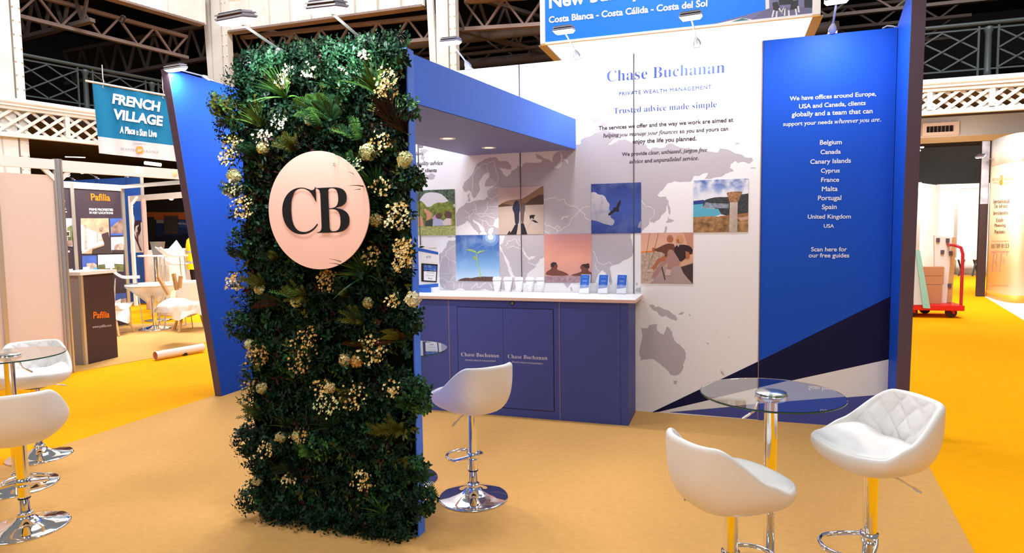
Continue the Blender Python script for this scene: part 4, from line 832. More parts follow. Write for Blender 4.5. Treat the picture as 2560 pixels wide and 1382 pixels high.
# ------------------------------------------------------------ round sign on the plant wall
DY = PY-.16
dc = onY(794, 526, DY); DR = .2915
sg = thing('round_sign', 'round rose-pink sign with black letters CB mounted on the plant wall', 'sign', dc)
mb = MB(); n = 96
pts = [(DR*math.cos(2*math.pi*i/n), 0, DR*math.sin(2*math.pi*i/n)) for i in range(n)]
mb.slab(pts[::-1], (0, .006, 0)); mb.build('disc', mat('rose_metal', S(250, 204, 190), .38, .1), sg)
mb = MB(); mb.tube([(0, .006, 0), (0, .12, 0)], .03, 12); mb.build('standoff', M_LAMPGREY, sg)
q = lambda px, py: onY(px, py, DY)-dc
mb = MB()
letters(mb, serif('C'), q(709.5, 585.2), q(797, 583.3), -.009, lift=.004, height=.232, res=16); letters(mb, serif('B'), q(793, 583.5), q(876, 581.6), -.009, lift=.004, height=.2235, res=16)
mb.build('lettering', mat('letter_black', (0.008, 0.008, 0.009), .35), sg)
# ============================================================ STOOLS AND GLASS TABLES
def smooth(x, a, b):
    t = min(max((x-a)/(b-a), 0), 1); return t*t*(3-2*t)
def rimf(u):
    """u = angle from the back; returns half widths and rim height above the shell bottom"""
    s = 1-smooth(abs(u), math.radians(38), math.radians(114))
    h = .088+.185*s
    return s, h
def rimpt(u, k=1.0, dz=0.0):
    s, h = rimf(u)
    e = 2/2.7; sx = math.copysign(abs(math.sin(u))**e, math.sin(u)); sy = math.copysign(abs(math.cos(u))**e, math.cos(u))
    ax = .228-.022*s; by = .195+.055*s if math.cos(u) > 0 else .212
    return V((ax*sx*k, by*sy*k, h+dz))
def shell_rows(kind, NU):
    rows = []
    if kind == 'outer':
        for j in range(15):
            t = j/14; row = []
            for i in range(NU):
                u = -math.pi+2*math.pi*i/NU; p = rimpt(u); s, h = rimf(u)
                k = .50+.50*(1-(1-t)**(2.0+.6*s)) if t < 1 else 1.0
                z = h*(t**(1.25+.35*s)) if t < 1 else h
                row.append(V((p.x*k, p.y*k*(1.0 if p.y < 0 else 1)-.0*s, z)))
            rows.append(row)
        for dk, dz in ((.997, .009), (.975, .017), (.94, .021), (.905, .018), (.885, .010)):   # padded rim rolling inward
            rows.append([rimpt(-math.pi+2*math.pi*i/NU, dk, dz) for i in range(NU)])
    else:
        for j in range(33):
            t = j/32; row = []
            for i in range(NU):
                u = -math.pi+2*math.pi*i/NU; p0 = rimpt(u, .885, .010); s, h = rimf(u)
                k = 1-.22*t-.10*t*(1-t); z = (p0.z)*(1-t)+(.078)*t
                x, y = p0.x*k, p0.y*k
                # stitched diamond quilting over the back
                if s > .02 and 0.04 < t < .98:
                    a = u*.215; b = (1-t)*(h-.08); w = .105
                    f = min(abs(((a+b*1.0)/w) % 1-.5), abs(((a-b*1.0)/w) % 1-.5))*w
                    g = .006*math.exp(-(f/.0055)**2)*min(1, s*2)
                    n_ = V((x, y, 0)).normalized(); x += n_.x*g; y += n_.y*g
                    puff = -.004*min(1, s*2)*(1-math.exp(-(f/.02)**2)); x += n_.x*puff; y += n_.y*puff
                row.append(V((x, y, z)))
            rows.append(row)
    return rows
def grid(mb, rows, NU, m=0, close_first=False, close_last=False):
    vs = [p for r in rows for p in r]; fs = []
    for j in range(len(rows)-1):
        for i in range(NU):
            l = (i+1) % NU; fs.append((j*NU+i, j*NU+l, (j+1)*NU+l, (j+1)*NU+i))
    if close_first: fs.append(tuple(range(NU))[::-1])
    if close_last: fs.append(tuple((len(rows)-1)*NU+i for i in range(NU)))
    mb.add(vs, fs, m, True)
NU = 144
def make_stool():
    t = thing('bar_stool', 'x', 'bar stool', (0, 0, 0), 0, 'white bar stools')
    h0 = .515
    def part(name, mb, m, par=t, z=0): return mb.build(name, m, par, loc=(0, 0, z))
    mb = MB(); grid(mb, shell_rows('outer', NU), NU, close_first=True); part('bucket_shell', mb, M_LEATHER, z=h0)
    mb = MB(); grid(mb, shell_rows('inner', NU), NU); part('quilted_backrest', mb, M_LEATHER, z=h0)
    inner = shell_rows('inner', NU)[-1]; rows = []
    for j, (k, z) in enumerate(((1.03, .070), (1.02, .084), (.97, .096), (.88, .103), (.7, .107), (.45, .110), (.2, .111), (.02, .111))): 
        row = []
        for i, p in enumerate(inner):
            u = -math.pi+2*math.pi*i/NU; s, h = rimf(u); e = 1.03+.375*(1-s)**1.5; kk = k/1.03; q = kk*e/1.0
            zr = z+(h+.016-.090)*(1-s)*min(1, kk**3)+.004*(1-s); row.append(V((p.x*q, p.y*q-.003, zr)))
        rows.append(row)
    mb = MB(); grid(mb, rows, NU, close_last=True); part('seat_cushion', mb, M_LEATHER, z=h0)
    mb = MB(); mb.lathe([(0, h0-.012), (.075, h0-.012), (.085, h0-.002), (0, h0+.004)], 24); part('seat_plate', mb, M_BLACK)
    mb = MB(); mb.lathe([(.0285, .165), (.0285, h0-.01)], 32); part('column', mb, M_CHROME)
    mb = MB(); mb.lathe([(.024, .06), (.024, .165), (.030, .166), (.030, .174), (.0285, .175)], 32); part('lower_column', mb, M_CHROME)
    mb = MB(); mb.lathe([(.0292, .163), (.0302, .165), (.0302, .171), (.0292, .173)], 32); part('rubber_ring', mb, M_BLACK)
    mb = MB(); mb.lathe([(.0, .088), (.034, .088), (.038, .080), (.034, .072), (.044, .062), (.060, .046), (.095, .030), (.150, .017), (.196, .010), (.205, .006), (.205, 0), (.0, 0)], 64); part('base', mb, M_CHROME)
    mb = MB(); pts = []
    for i in range(25):
        a = math.pi*(i/24); pts.append((.105*math.cos(a), -.10-.105*math.sin(a), .225))
    pts = [(.03, .012, .255), (.06, -.01, .245), (.10, -.05, .228)]+pts+[(-.10, -.05, .228), (-.06, -.01, .245), (-.03, .012, .255)]
    mb.tube(pts, .0095, 10); part('footrest', mb, M_CHROME)
    mb = MB(); mb.lathe([(.0295, .232), (.036, .234), (.036, .276), (.0295, .278)], 28); part('footrest_collar', mb, M_CHROME)
    mb = MB(); mb.tube([(.05, .02, h0-.006), (.10, .05, h0-.014), (.17, .085, h0-.040)], .0045, 8); mb.tube([(.15, .075, h0-.032), (.18, .09, h0-.044)], .0065, 8); part('lever', mb, M_CHROME)
    return t
stool = make_stool(); SUB = ('bucket_shell', 'quilted_backrest', 'seat_cushion', 'seat_plate', 'column', 'lever')
def put_stool(o, x, y, rot, label, lift=0.0):
    o.location = (x, y, 0); o.rotation_euler.z = rot; o['label'] = label
    for c in o.children:
        n = c.name.split('.')[0]
        if n in ('bucket_shell', 'quilted_backrest', 'seat_cushion', 'seat_plate', 'lever'): c.location.z += lift
        if n == 'column' and lift: c.scale.z = (.515-.01+lift-.165)/(.515-.01-.165); c.location.z = .165-.165*c.scale.z
    return o
def face(x, y, tx, ty): return math.atan2(ty-y, tx-x)+math.pi/2     # local -Y looks at the target
stools = [stool]+[copy_tree(stool) for _ in range(4)]
TB = (.740, -2.52)
put_stool(stools[0], -.858, -2.085, -2.22, 'white bar stool with its back to us, between plant wall and counter', .015)
put_stool(stools[1], 1.134, -2.545, face(1.134, -2.545, .60, -2.78), 'white quilted bar stool at far right, facing the glass table', .042)
put_stool(stools[2], .575, -2.875, face(.575, -2.875, 1.15, -2.39), 'white bar stool at bottom right seen from behind, in front of the glass table', -.045)
put_stool(stools[3], -3.047, -3.142, face(-3.047, -3.142, -3.72, -2.62), 'white bar stool at left edge seen from behind, nearest the left glass table', -.03)
put_stool(stools[4], -4.122, -2.299, face(-4.12, -2.3, -3.55, -2.72), 'white quilted bar stool behind the left glass table, facing us', .0)
M_GLASS = mat('table_glass', (0.92, 0.97, 0.95), .0, trans=1.0, ior=1.45)
M_GEDGE = mat('glass_edge', (0.03, 0.09, 0.07), .1)
def make_table():
    t = thing('glass_table', 'x', 'table', (0, 0, 0), 0, 'round glass bistro tables'); zt = .840
    mb = MB(); mb.lathe([(0, zt-.008), (.2985, zt-.008), (.300, zt-.006), (.300, zt-.002), (.2985, zt), (0, zt)], 96, smooth=False); mb.build('glass_top', M_GLASS, t)
    mb = MB(); mb.lathe([(.3003, zt-.0065), (.3008, zt-.004), (.3003, zt-.0015)], 96); mb.build('glass_rim', M_GEDGE, t)
    mb = MB(); mb.lathe([(0, zt-.036), (.055, zt-.036), (.068, zt-.030), (.068, zt-.010), (.066, zt-.0085), (0, zt-.0085)], 48); mb.build('top_mount', M_CHROME, t)
    mb = MB(); mb.lathe([(0, zt+.0005), (.063, zt+.0005), (.066, zt+.003), (.064, zt+.007), (0, zt+.0075)], 48); mb.build('top_disc', mat('brushed_steel', (0.7, 0.78, 0.76), .22, 1.0), t)
    mb = MB(); mb.lathe([(.029, .40), (.029, zt-.034)], 32); mb.build('column', M_CHROME, t)
    mb = MB(); mb.lathe([(.0245, .06), (.0245, .405)], 32); mb.build('lower_column', M_CHROME, t)
    mb = MB(); mb.lathe([(.0295, .398), (.0308, .40), (.0308, .408), (.0295, .41)], 32); mb.build('rubber_ring', M_BLACK, t)
    mb = MB(); mb.lathe([(0, .088), (.034, .088), (.038, .080), (.034, .072), (.044, .062), (.065, .046), (.105, .030), (.165, .016), (.214, .010), (.222, .006), (.222, 0), (0, 0)], 64); mb.build('base', M_CHROME, t)
    mb = MB(); mb.tube([(-.03, 0, zt-.045), (-.055, -.005, zt-.05), (-.07, -.006, zt-.085), (-.115, -.01, zt-.118)], .0045, 8); mb.tube([(-.085, -.007, zt-.096), (-.118, -.01, zt-.120)], .0065, 8); mb.build('lever', M_CHROME, t)
    return t
tb = make_table(); tb.location = (TB[0], TB[1], 0); tb['label'] = 'round glass bistro table with chrome column at right, between the two white stools'
t2 = copy_tree(tb); t2.location = (-3.70, -2.74, 0); t2.rotation_euler.z = math.pi+.6; t2['label'] = 'round glass bistro table cut by the left edge of the photo'
t3 = copy_tree(tb); t3.location = (-1.395, -1.95, 0); t3.rotation_euler.z = 1.5; t3['label'] = 'glass bistro table mostly hidden behind the plant wall'
# ============================================================ BLUE HEADER SIGN BEHIND THE STAND
HY = 3.5
hs = thing('header_sign', 'big blue overhead header sign with white lettering behind the back wall', 'sign', (0, 0, 0))
hx0 = onY(1352, 110, HY).x; hx1 = onY(2050, 38, HY).x; hz0 = onY(1700, 74, HY).z; hz1 = hz0+1.25
M_HDR = mat('header_blue', (0.0, .21, .98), .5, bump=.25, nscale=9)
mb = MB(); mb.box(hx0+.07, hx1-.09, HY, HY+.02, hz0+.02, hz1); mb.build('banner_fabric', M_HDR, hs)
M_HW = mat('header_white', (0.86, 0.86, 0.86), .5); M_HB = mat('header_brown', S(160, 150, 150), .5)
mb = MB()
for x0, x1 in ((hx0, hx0+.07), (hx1-.09, hx1)): mb.box(x0, x1, HY-.03, HY+.03, hz0, hz1)
mb.box(hx0, hx1, HY-.02, HY+.03, hz0-.012, hz0+.02); mb.build('frame', M_HW, hs)
mb = MB(); mb.box(hx0, hx1, HY+2.0, HY+2.05, 2.4, hz1, 0)
for k in (.28, .97): x = hx0+(hx1-hx0)*k; mb.box(x-.005, x+.005, HY+1.995, HY+2.0, 2.4, hz1, 1)
mb.build('white_back_panel', [M_HW, M_ALU], hs)
mb = MB()
for x in (hx0+.02, hx1-.02):
    mb = MB(); mb.box(x-.03, x+.03, HY+.03, HY+2.0, hz0, hz1); mb.build('side_panel', M_HW, hs)
    mb = MB(); mb.box(x-.06, x+.06, HY+.03, HY+2.0, hz0-.015, hz0); mb.build('side_rail', M_HB, hs)
    mb = MB(); mb.box(x-.04, x+.04, HY+2.0, HY+2.06, -.006, 3.0); mb.build('leg_post', M_ALU, hs)
mb = MB()
letters(mb, 'New build properties', onY(1373, 20.5, HY), onY(1795, -38, HY), .03, lift=.004)
letters(mb, 'Costa Blanca - Costa Cálida - Costa del Sol', onY(1372, 57.5, HY), onY(1768.5, 15.5, HY), .032, lift=.004)
mb.build('lettering', mat('letter_bright', (0.85, 0.85, 0.85), .5), hs)
ch = lambda s: [onY(x, y, HY)+V((0, -.002, 0)) for x, y in crop(5.818, 1700, 0, s)]
mb = MB()
def LP(s, m, l=0):
    q = [p+V((0, -l, 0)) for p in ch(s)]; nz = sum((q[i].x*q[(i+1) % len(q)].z-q[(i+1) % len(q)].x*q[i].z) for i in range(len(q)))
    mb.poly(q if nz > 0 else q[::-1], m)
LP('300,398 1245,140 1230,-160 1975,-200 1975,205 300,405', 0)
LP('1245,140 1240,-160 1290,-160 1300,120', 1, .001); LP('1245,140 1400,110 1975,105 1975,205 1000,310', 2, .001); LP('360,385 900,262 1100,290 330,400', 3, .001); LP('680,345 905,265 1040,300', 4, .002)
LP('1430,-160 1660,-170 1640,60 1440,75', 5, .0015); LP('1800,-200 1975,-200 1975,120 1810,110', 5, .0015)
LP('1340,40 1420,25 1450,110 1420,160 1360,150', 5, .002); LP('1620,20 1720,0 1720,120 1600,150', 5, .002)
for s in ('1365,150 1340,250', '1410,160 1400,255', '1440,120 1480,200 1525,100 1520,230', '1525,100 1470,190', '1580,150 1585,240', '1680,130 1695,220', '1715,90 1730,180'): mb.strip([p+V((0, -.003, 0)) for p in ch(s)], .018, (0, -1, 0), 1)
mb.build('terrace_print', [mat('terrace_mauve', S(120, 118, 160), .5), mat('terrace_white', (.75, .75, .8), .5), mat('terrace_floor', S(108, 106, 140), .5), mat('pool_edge', S(225, 215, 215), .5), mat('pool_teal', S(70, 125, 130), .5), mat('terrace_dark', S(48, 48, 56), .5)], hs)
area_light('header_fill', (hx0+1.8, HY+.5, 5.1), (hx0+1.8, HY+2.0, 3.9), 3.0, .15, 30, (1, 1, 1), hs)  # unseen fill added inside the header to whiten its back panel
# ============================================================ HANGING BANNER AT LEFT
ba, bb = atd(232, 208, 13.2), atd(436, 244, 13.75)
u = (bb-ba); u.z = 0; L = u.length; u.normalize(); nrm = V((u.y, -u.x, 0))
bn = thing('hanging_banner', 'teal and white fabric banner hanging on a pole below the left gallery', 'banner', ba)
zt0 = 0; 
pl = lambda px, py: onP(px, py, ba, nrm)-ba
tl, tr, bl, br_ = pl(231, 209), pl(440, 247), pl(248, 383), pl(446, 404)
ml, mr = pl(244.5, 341), pl(439, 364)
def sheet(a, b, c, d, ph, nn=30):
    mb = MB(); vs = []
    for j in range(9):
        t = j/8
        for i in range(nn+1):
            s = i/nn; p = a.lerp(b, s).lerp(d.lerp(c, s), t); w = .012*math.sin(s*26+ph)+.010*math.sin(s*11+2); vs.append(p+nrm*w)
    fs = [(j*(nn+1)+i, j*(nn+1)+i+1, (j+1)*(nn+1)+i+1, (j+1)*(nn+1)+i) for j in range(8) for i in range(nn)]
    mb.add(vs, fs, 0, True); return mb
fab = sheet(tl, tr, mr, ml, 0).build('teal_cloth', mat('teal_cloth', S(10, 122, 172), .8), bn)
sheet(ml, mr, br_, bl, 0).build('white_cloth', mat('white_cloth', (.72, .71, .74), .8), bn)
mb = MB(); p0 = pl(214, 204.5); p1 = pl(452, 247.5); mb.tube([p0+V((0, 0, .02)), p1+V((0, 0, .02))], .022, 10); mb.build('pole', M_IRON, bn)
for px, py in ((258, 212), (408, 239)):
    c = pl(px, py); mb = MB(); mb.tube([c+V((0, 0, .40)), c+V((0, 0, .12)), c+V((.02, 0, .07)), c+V((0, 0, .0)), c+V((-.02, 0, -.05)), c+V((.01, 0, -.07))], .012, 8); mb.build('hook', M_ALU, bn)
mb = MB(); lf_ = .06; b3 = lambda x, y: pl(x/3.005, y/3.005)+nrm*.0
bt = [('FRENCH', 845, 775, 1200, 838, .045, .0), ('VILLAGE', 850, 890, 1222, 945, .045, .0)]
for s, x1, y1, x2, y2, off, _ in bt: letters(mb, s, b3(x1, y1), b3(x2, y2), off, lift=.03, height=.215)
x = [902, 922, 1025, 1047, 1110]
letters(mb, 'A Place', b3(902, 998), b3(1017, 1010), .05, lift=.03, height=.15); letters(mb, 'in', b3(1026, 998), b3(1042, 1000), .04, lift=.03, height=.055); letters(mb, 'the', b3(1026, 1016), b3(1042, 1017), .04, lift=.03, height=.055); letters(mb, 'Sun Live', b3(1050, 1018), b3(1180, 1030), .05, lift=.03, height=.15)
mb.build('lettering', mat('letter_bright'), bn)
mb = MB(); letters(mb, 'SPONSORED BY', b3(998, 1082), b3(1100, 1090), .01, lift=.03); letters(mb, serif('BLEVINS'), b3(908, 1125), b3(1025, 1138), -.008, lift=.03); letters(mb, serif('FRANKS'), b3(1080, 1143), b3(1190, 1153), -.008, lift=.03); mb.build('lettering', mat('letter_grey', S(150, 148, 160), .6), bn)
mb = MB(); c = b3(1052, 1127)+nrm*.035; up = V((0, 0, 1))
pts = []
for i in range(32):
    t = 2*math.pi*i/32; e = .45; pts.append(c+u*(.064*math.copysign(abs(math.cos(t))**e, math.cos(t)))+up*(.072*math.copysign(abs(math.sin(t))**e, math.sin(t))))
mb.slab(pts, nrm*-.004, 0); letters(mb, it('BF'), c-u*.042-up*.034+nrm*.002, c+u*.045-up*.034+nrm*.002, .02, 1, lift=.003); mb.build('emblem', [mat('emblem_gold', S(214, 160, 60), .5), mat('letter_bright')], bn)
# ============================================================ LEFT SHELL-SCHEME BOOTHS
M_PEACH = mat('peach_board', S(222, 200, 188), .7)
M_BEAM = mat('beam_white', (0.84, 0.80, 0.77), .45)
M_PAF = mat('poster_aubergine', S(54, 42, 54), .55)
UA = V((.19, .982, 0)); NA = V((-.982, .19, 0)); A = V((-6.66, -.13, 0))
def post(p, h, label, m=None, w=.042, parent=None):
    mb = MB()
    for k in range(8):
        a = k*math.pi/4+.39; mb.beam((w*math.cos(a), w*math.sin(a), 0), (w*math.cos(a), w*math.sin(a), h), .022, .012, up=(math.cos(a), math.sin(a), 0))
    mb.tube([(0, 0, 0), (0, 0, h)], w*.86, 8)
    o = mb.build('stand_post', m or M_ALU, parent, loc=p)
    if parent is None: tag(o, label, 'post')
    return o
def fascia(p, q, z0, z1, label, m=None, th=.05, parent=None):
    p = V(p); q = V(q); p.z = 0; q.z = 0; mb = MB(); d = q-p; mb.beam((0, 0, (z1-z0)/2), d+V((0, 0, (z1-z0)/2)), th, z1-z0)
    o = mb.build('fascia_beam', m or M_BEAM, parent, loc=(p.x, p.y, z0))
    if parent is None: tag(o, label, 'beam')
    else: o['label'] = label
    return o
ZB = 2.434
SB = thing('shell_booth', 'shell-scheme booth front at left: peach panel, aluminium posts and white fascia beams', 'booth')
post(A, ZB+.01, 'x', parent=SB)
fascia(A-UA*.04-UA*4.2, A-UA*.04, ZB-.11, ZB, 'white fascia beam above the peach panel', parent=SB)
fascia(A+UA*.04, A+UA*3.6, ZB-.13, ZB, 'white fascia beam crossing above the dark poster booth', parent=SB)
mb = MB(); p = A-UA*.05; q = A-UA*4.2
ptop = 2.26
mb.slab([p, q, q+V((0, 0, ptop-.02)), p+V((0, 0, ptop+.0))], NA*.03)
mb.build('booth_panel', M_PEACH, SB)
mb = MB(); x = onP(4, 700, A, NA); mb.box(x.x-.02, x.x+.03, x.y-.02, x.y+.02, 0, 2.24); mb.build('stand_post', M_ALU, SB)
def brace(p, q, label, parent=None):
    mb = MB(); mb.beam(V((0, 0, 0)), V(q)-V(p), .035, .045); mb.build('corner_brace', M_BEAM, parent, loc=p)
br1 = lambda px, py: onP(px, py, A, NA)
brace(br1(103, 415), br1(139, 450), '', SB); brace(br1(179, 420), br1(150, 450), '', SB)
# dark poster wall
PXW = -9.37
pf = thing('poster_wall', 'dark aubergine poster wall with property pictures behind the left counter', 'wall', (PXW, 2.5, 0))
qp = lambda px, py, d=0: onX(px, py, PXW)+V((d, 0, 0))-V((PXW, 2.5, 0))
ya, ym, yb_ = qp(120, 600).y, qp(184, 600).y, qp(311, 640).y
for y0, y1 in ((ya, ym-.01), (ym+.03, yb_)):
    mb = MB(); mb.box(-.03, 0, y0, y1, .02, ZB-.1); mb.build('poster_panel', M_PAF, pf)
for y in (ym+.01, yb_+.02):
    mb = MB(); mb.box(-.036, .024, y-.03, y+.03, .002, ZB+.003); mb.build('upright_post', M_ALU, pf)
mb = MB(); mb.box(-.03, .02, ya, yb_+.05, ZB-.1, ZB); mb.build('top_beam', M_BEAM, pf)
c7 = lambda x, y: (140+x/5.315, 380+y/5.315)
def qq(s, d): return [qp(*c7(float(p.split(',')[0]), float(p.split(',')[1])), d) for p in s.split()]
def pfpoly(mb, s, d, m):
    mb.poly(qq(s, d+.00015*len(mb.f)), m)
M_PO = mat('letter_orange', S(244, 118, 14), .5); M_PWL = mat('letter_bright')
mb = MB(); letters(mb, 'Pafilia', qp(*c7(462, 640)), qp(*c7(718, 648)), .022, lift=.006); mb.build('lettering', M_PO, pf)
mb = MB(); letters(mb, 'PRIME PROPERTIES', qp(*c7(438, 776)), qp(*c7(755, 782)), .022, lift=.006); letters(mb, 'IN KEY LOCATIONS', qp(*c7(443, 818)), qp(*c7(755, 824)), .022, lift=.006); letters(mb, 'in', qp(*c7(96, 655)), qp(*c7(116, 655)), .03, lift=.006); letters(mb, 'st,', qp(*c7(96, 760)), qp(*c7(132, 762)), .03, lift=.006); letters(mb, 'rope', qp(*c7(96, 800)), qp(*c7(142, 802)), .03, lift=.006)
letters(mb, 'TIES', qp(*c7(125, 1330)), qp(*c7(180, 1332)), .03, lift=.006); mb.build('lettering', M_PWL, pf)
im = [mat('pic_ceiling', (.62, .36, .24), .6, noise=.4, nscale=6), mat('pic_glow', (.82, .70, .66), .6), mat('pic_dark', (.05, .03, .03), .6), mat('pic_sky', S(66, 96, 180), .6, noise=.4, nscale=3), mat('pic_stone', (.30, .20, .17), .6, noise=.6, nscale=10), mat('pic_pale_sky', (.62, .70, .85), .6, noise=.3, nscale=4), mat('pic_house', (.55, .40, .34), .6, noise=.6, nscale=14), mat('pic_pool', (.08, .40, .62), .6), mat('pic_white', (.8, .78, .78), .6), mat('pic_green', (.16, .17, .06), .6, noise=.6, nscale=14)]
mb = MB()
for s, l, m in (('325,880 695,880 718,1350 340,1350', 1, 0), ('325,960 400,1000 400,1300 335,1310', 2, 1), ('400,1010 590,1085 600,1165 400,1190', 2, 1), ('370,960 400,970 412,1290 380,1300', 3, 6), ('530,1060 550,1065 555,1200 540,1200', 3, 6), ('340,1200 500,1180 620,1180 640,1220 480,1270 345,1350', 2, 8), ('600,1090 690,1060 715,1190 715,1350 470,1350 480,1290 640,1240', 3, 2), ('570,1010 600,990 625,1020 610,1050 575,1045', 4, 4),
 ('712,880 885,880 885,1105 722,1110', 1, 3), ('722,1000 860,890 885,930 885,1080 726,1080', 2, 4), ('725,1130 893,1125 895,1340 730,1340', 1, 5), ('760,1240 860,1205 893,1230 893,1300 770,1310', 2, 6), ('730,1300 895,1300 895,1340 730,1340', 3, 2),
 ('340,1378 535,1375 540,1590 345,1600', 1, 3), ('400,1480 500,1470 535,1500 538,1560 400,1560', 2, 6), ('440,1560 540,1530 540,1595 400,1598', 3, 7), ('350,1530 440,1520 440,1590 350,1598', 2, 8), ('550,1365 890,1358 892,1585 552,1592', 1, 5), ('552,1500 700,1480 890,1490 892,1580 552,1588', 2, 9), ('640,1470 760,1460 770,1540 650,1545', 3, 8),
 ('105,880 200,880 215,1255 120,1250', 1, 5), ('140,1000 200,970 213,1200 150,1200', 2, 9), ('118,1050 172,1050 175,1122 120,1122', 3, 8), ('124,1060 165,1060 168,1112 126,1112', 4, 2), ('125,1180 210,1170 215,1240 125,1250', 3, 4),
 ('120,1560 215,1550 215,1700 120,1700', 1, 8)): pfpoly(mb, s, .002+.002*l, m)
cc = lambda s: [(260+float(p.split(',')[0])/4.936, 580+float(p.split(',')[1])/4.936) for p in s.split()]
for s, l, m in (('125,760 268,750 278,900 135,910', 1, 3), ('135,850 210,820 215,890 140,895', 2, 8), ('200,830 270,815 275,870 210,885', 2, 6)): mb.poly([qp(x, y, .002+.002*l) for x, y in cc(s)], m)
mb.build('property_pictures', im, pf)
pe = V((PXW, 2.5+yb_+.03, 0))
fascia(pe, onZ(470, 449, ZB), ZB-.06, ZB, 'grey fascia beam coming forward from its end', M_ALU)
bpy.data.objects['fascia_beam.002'].parent = pf; bpy.data.objects['fascia_beam.002'].location -= V((PXW, 2.5, 0)); del bpy.data.objects['fascia_beam.002']['category']
# the reception counter with dark front
c0 = onZ(215, 912); c1_ = onZ(295, 892); uc = (c1_-c0); uc.z = 0; Lc = uc.length; uc.normalize(); nc = V((-uc.y, uc.x, 0))
zc = above(213, 688, c0).z
pc = thing('reception_counter', 'dark fronted reception counter with orange lettering below the poster wall', 'counter', c0)
mb = MB(); mb.hexa([V((0, 0, 0)), uc*Lc, uc*Lc+nc*.42, nc*.42] + [v+V((0, 0, zc)) for v in (V((0, 0, 0)), uc*Lc, uc*Lc+nc*.42, nc*.42)]); mb.build('grey_body', mat('counter_grey', S(160, 150, 148), .5), pc)
mb = MB(); nf = -nc; mb.slab([nf*.003+uc*.01, nf*.003+uc*(Lc-.002), nf*.003+uc*(Lc-.002)+V((0, 0, zc)), nf*.003+uc*.01+V((0, 0, zc))], nc*.002); mb.build('front_panel', mat('counter_aubergine', S(62, 42, 46), .5), pc)
mb = MB(); mb.beam((0, 0, 0), (0, 0, zc), .035, .035, up=uc); mb.build('corner_profile', M_ALU, pc)
mb = MB(); e = .03; mb.hexa([uc*-e-nc*e, uc*(Lc+e)-nc*e, uc*(Lc+e)+nc*(.42+e), uc*-e+nc*(.42+e)] + [v+V((0, 0, .04)) for v in (uc*-e-nc*e, uc*(Lc+e)-nc*e, uc*(Lc+e)+nc*(.42+e), uc*-e+nc*(.42+e))])
mb.v = [(a, b, c+zc) for a, b, c in mb.v]; mb.build('white_top', M_BEAM, pc)
qc = lambda px, py: onP(px, py, c0+nf*.003, nc)-c0
mb = MB(); letters(mb, 'Pafilia', qc(232.5, 795.5), qc(273, 793), .022, lift=.004); mb.build('lettering', M_PO, pc)
mb = MB(); letters(mb, 'www.pafilia.com', qc(230.5, 820), qc(278, 815.5), .01, lift=.004); mb.build('lettering', mat('letter_grey_pale', S(190, 184, 188), .5), pc)
# blue wall of the next booth
bw = thing('booth_wall', 'blue wall of a further booth rising behind the dark poster wall', 'wall', (0, 0, 0))
BY = 5.75; xr_ = onY(350, 442, BY).x; zt_b = onY(350, 442, BY).z
mb = MB(); mb.box(-16, xr_, BY, BY+.06, .02, zt_b); mb.build('blue_board', mat('booth_blue', S(36, 92, 190), .5), bw)
mb = MB(); mb.box(xr_, xr_+.02, BY-.01, BY+.07, .0, zt_b); mb.build('glass_edge_strip', M_ALU, bw)
hb = lambda s: [onY(*c7(float(p.split(',')[0]), float(p.split(',')[1])), BY-.006) for p in s.split()]
mb = MB(); mb.poly(hb('990,660 1030,720 1010,780 1040,860 1050,960 1150,930 1160,1335 1050,1335 990,1340'), 0); mb.poly([p+V((0, -.004, 0)) for p in hb('1050,910 1125,905 1130,1040 1100,1120 1080,1010 1110,960 1060,985 1045,1080 1080,1180 1145,1310 1120,1310 1040,1120 1035,1000')], 1)
mb.poly([p+V((0, -.006, 0)) for p in hb('1070,1060 1090,1065 1100,1200 1135,1310 1115,1300 1075,1180')], 2); mb.build('graphic_print', [mat('graphic_white', (.75, .76, .8), .5), mat('graphic_plum', S(56, 36, 56), .5), mat('graphic_wine', S(110, 50, 60), .5)], bw)
for px, hp, lab in ((183, None, 'left'), (243, (213, 430), 'middle'), (317, (288, 427), 'right')):
    b = onY(px, 446, BY+.02); b.z = zt_b
    hd = onY(*(hp or (165, 440)), BY-.55); floodlight(b, hd, hd+V((0, .5, -1.2)), lab+' of three small arm lamps on the far blue booth wall', 0, 'small lamps on the far blue wall')
pz = onZ(325, 490, ZB)
SB2 = thing('shell_booth', 'white booth post and fascia beam in front of the far blue booth wall', 'booth')
post(V((pz.x, pz.y, 0)), ZB, 'x', M_BEAM, .036, SB2)
fascia(pz, onZ(470, 478.5, ZB), ZB-.12, ZB, 'white far fascia beam', parent=SB2)
mb = MB(); c = onY(428, 494, onY(428, 484, 5.0).y+.08); mb.sphere(c, .055); o = mb.build('globe_lamp', mat('globe_white', (1, .98, .95), .4, emit=3.0)); tag(o, 'small white globe lamp under the far fascia beam', 'lamp')
brace(atd(343, 492, 13.2), atd(330, 510, 13.2), '', SB2)
mb = MB(); mb.tube([atd(358, 497, 13.6), V((atd(358, 497, 13.6).x, atd(358, 497, 13.6).y, 0))], .05, 10); mb.build('stand_post', mat('post_pink', S(206, 170, 160), .5), SB2)
for i, (px, py, lab) in enumerate(((345, 435, 'bright'), (434, 441, 'dimmer orange'))):
    c = onP(px, py, A, NA); mb = MB(); mb.lathe([(0, .0), (.035, 0), (.055, .05), (.03, .09), (0, .10)], 16, c); tag(mb.build('spot_lamp', mat('lamp_warm_'+lab.split()[0], (1, .8, .6) if i == 0 else (1, .5, .3), .4, emit=2.2 if i == 0 else .8)), lab+' spotlight glowing under the left fascia beam', 'lamp')
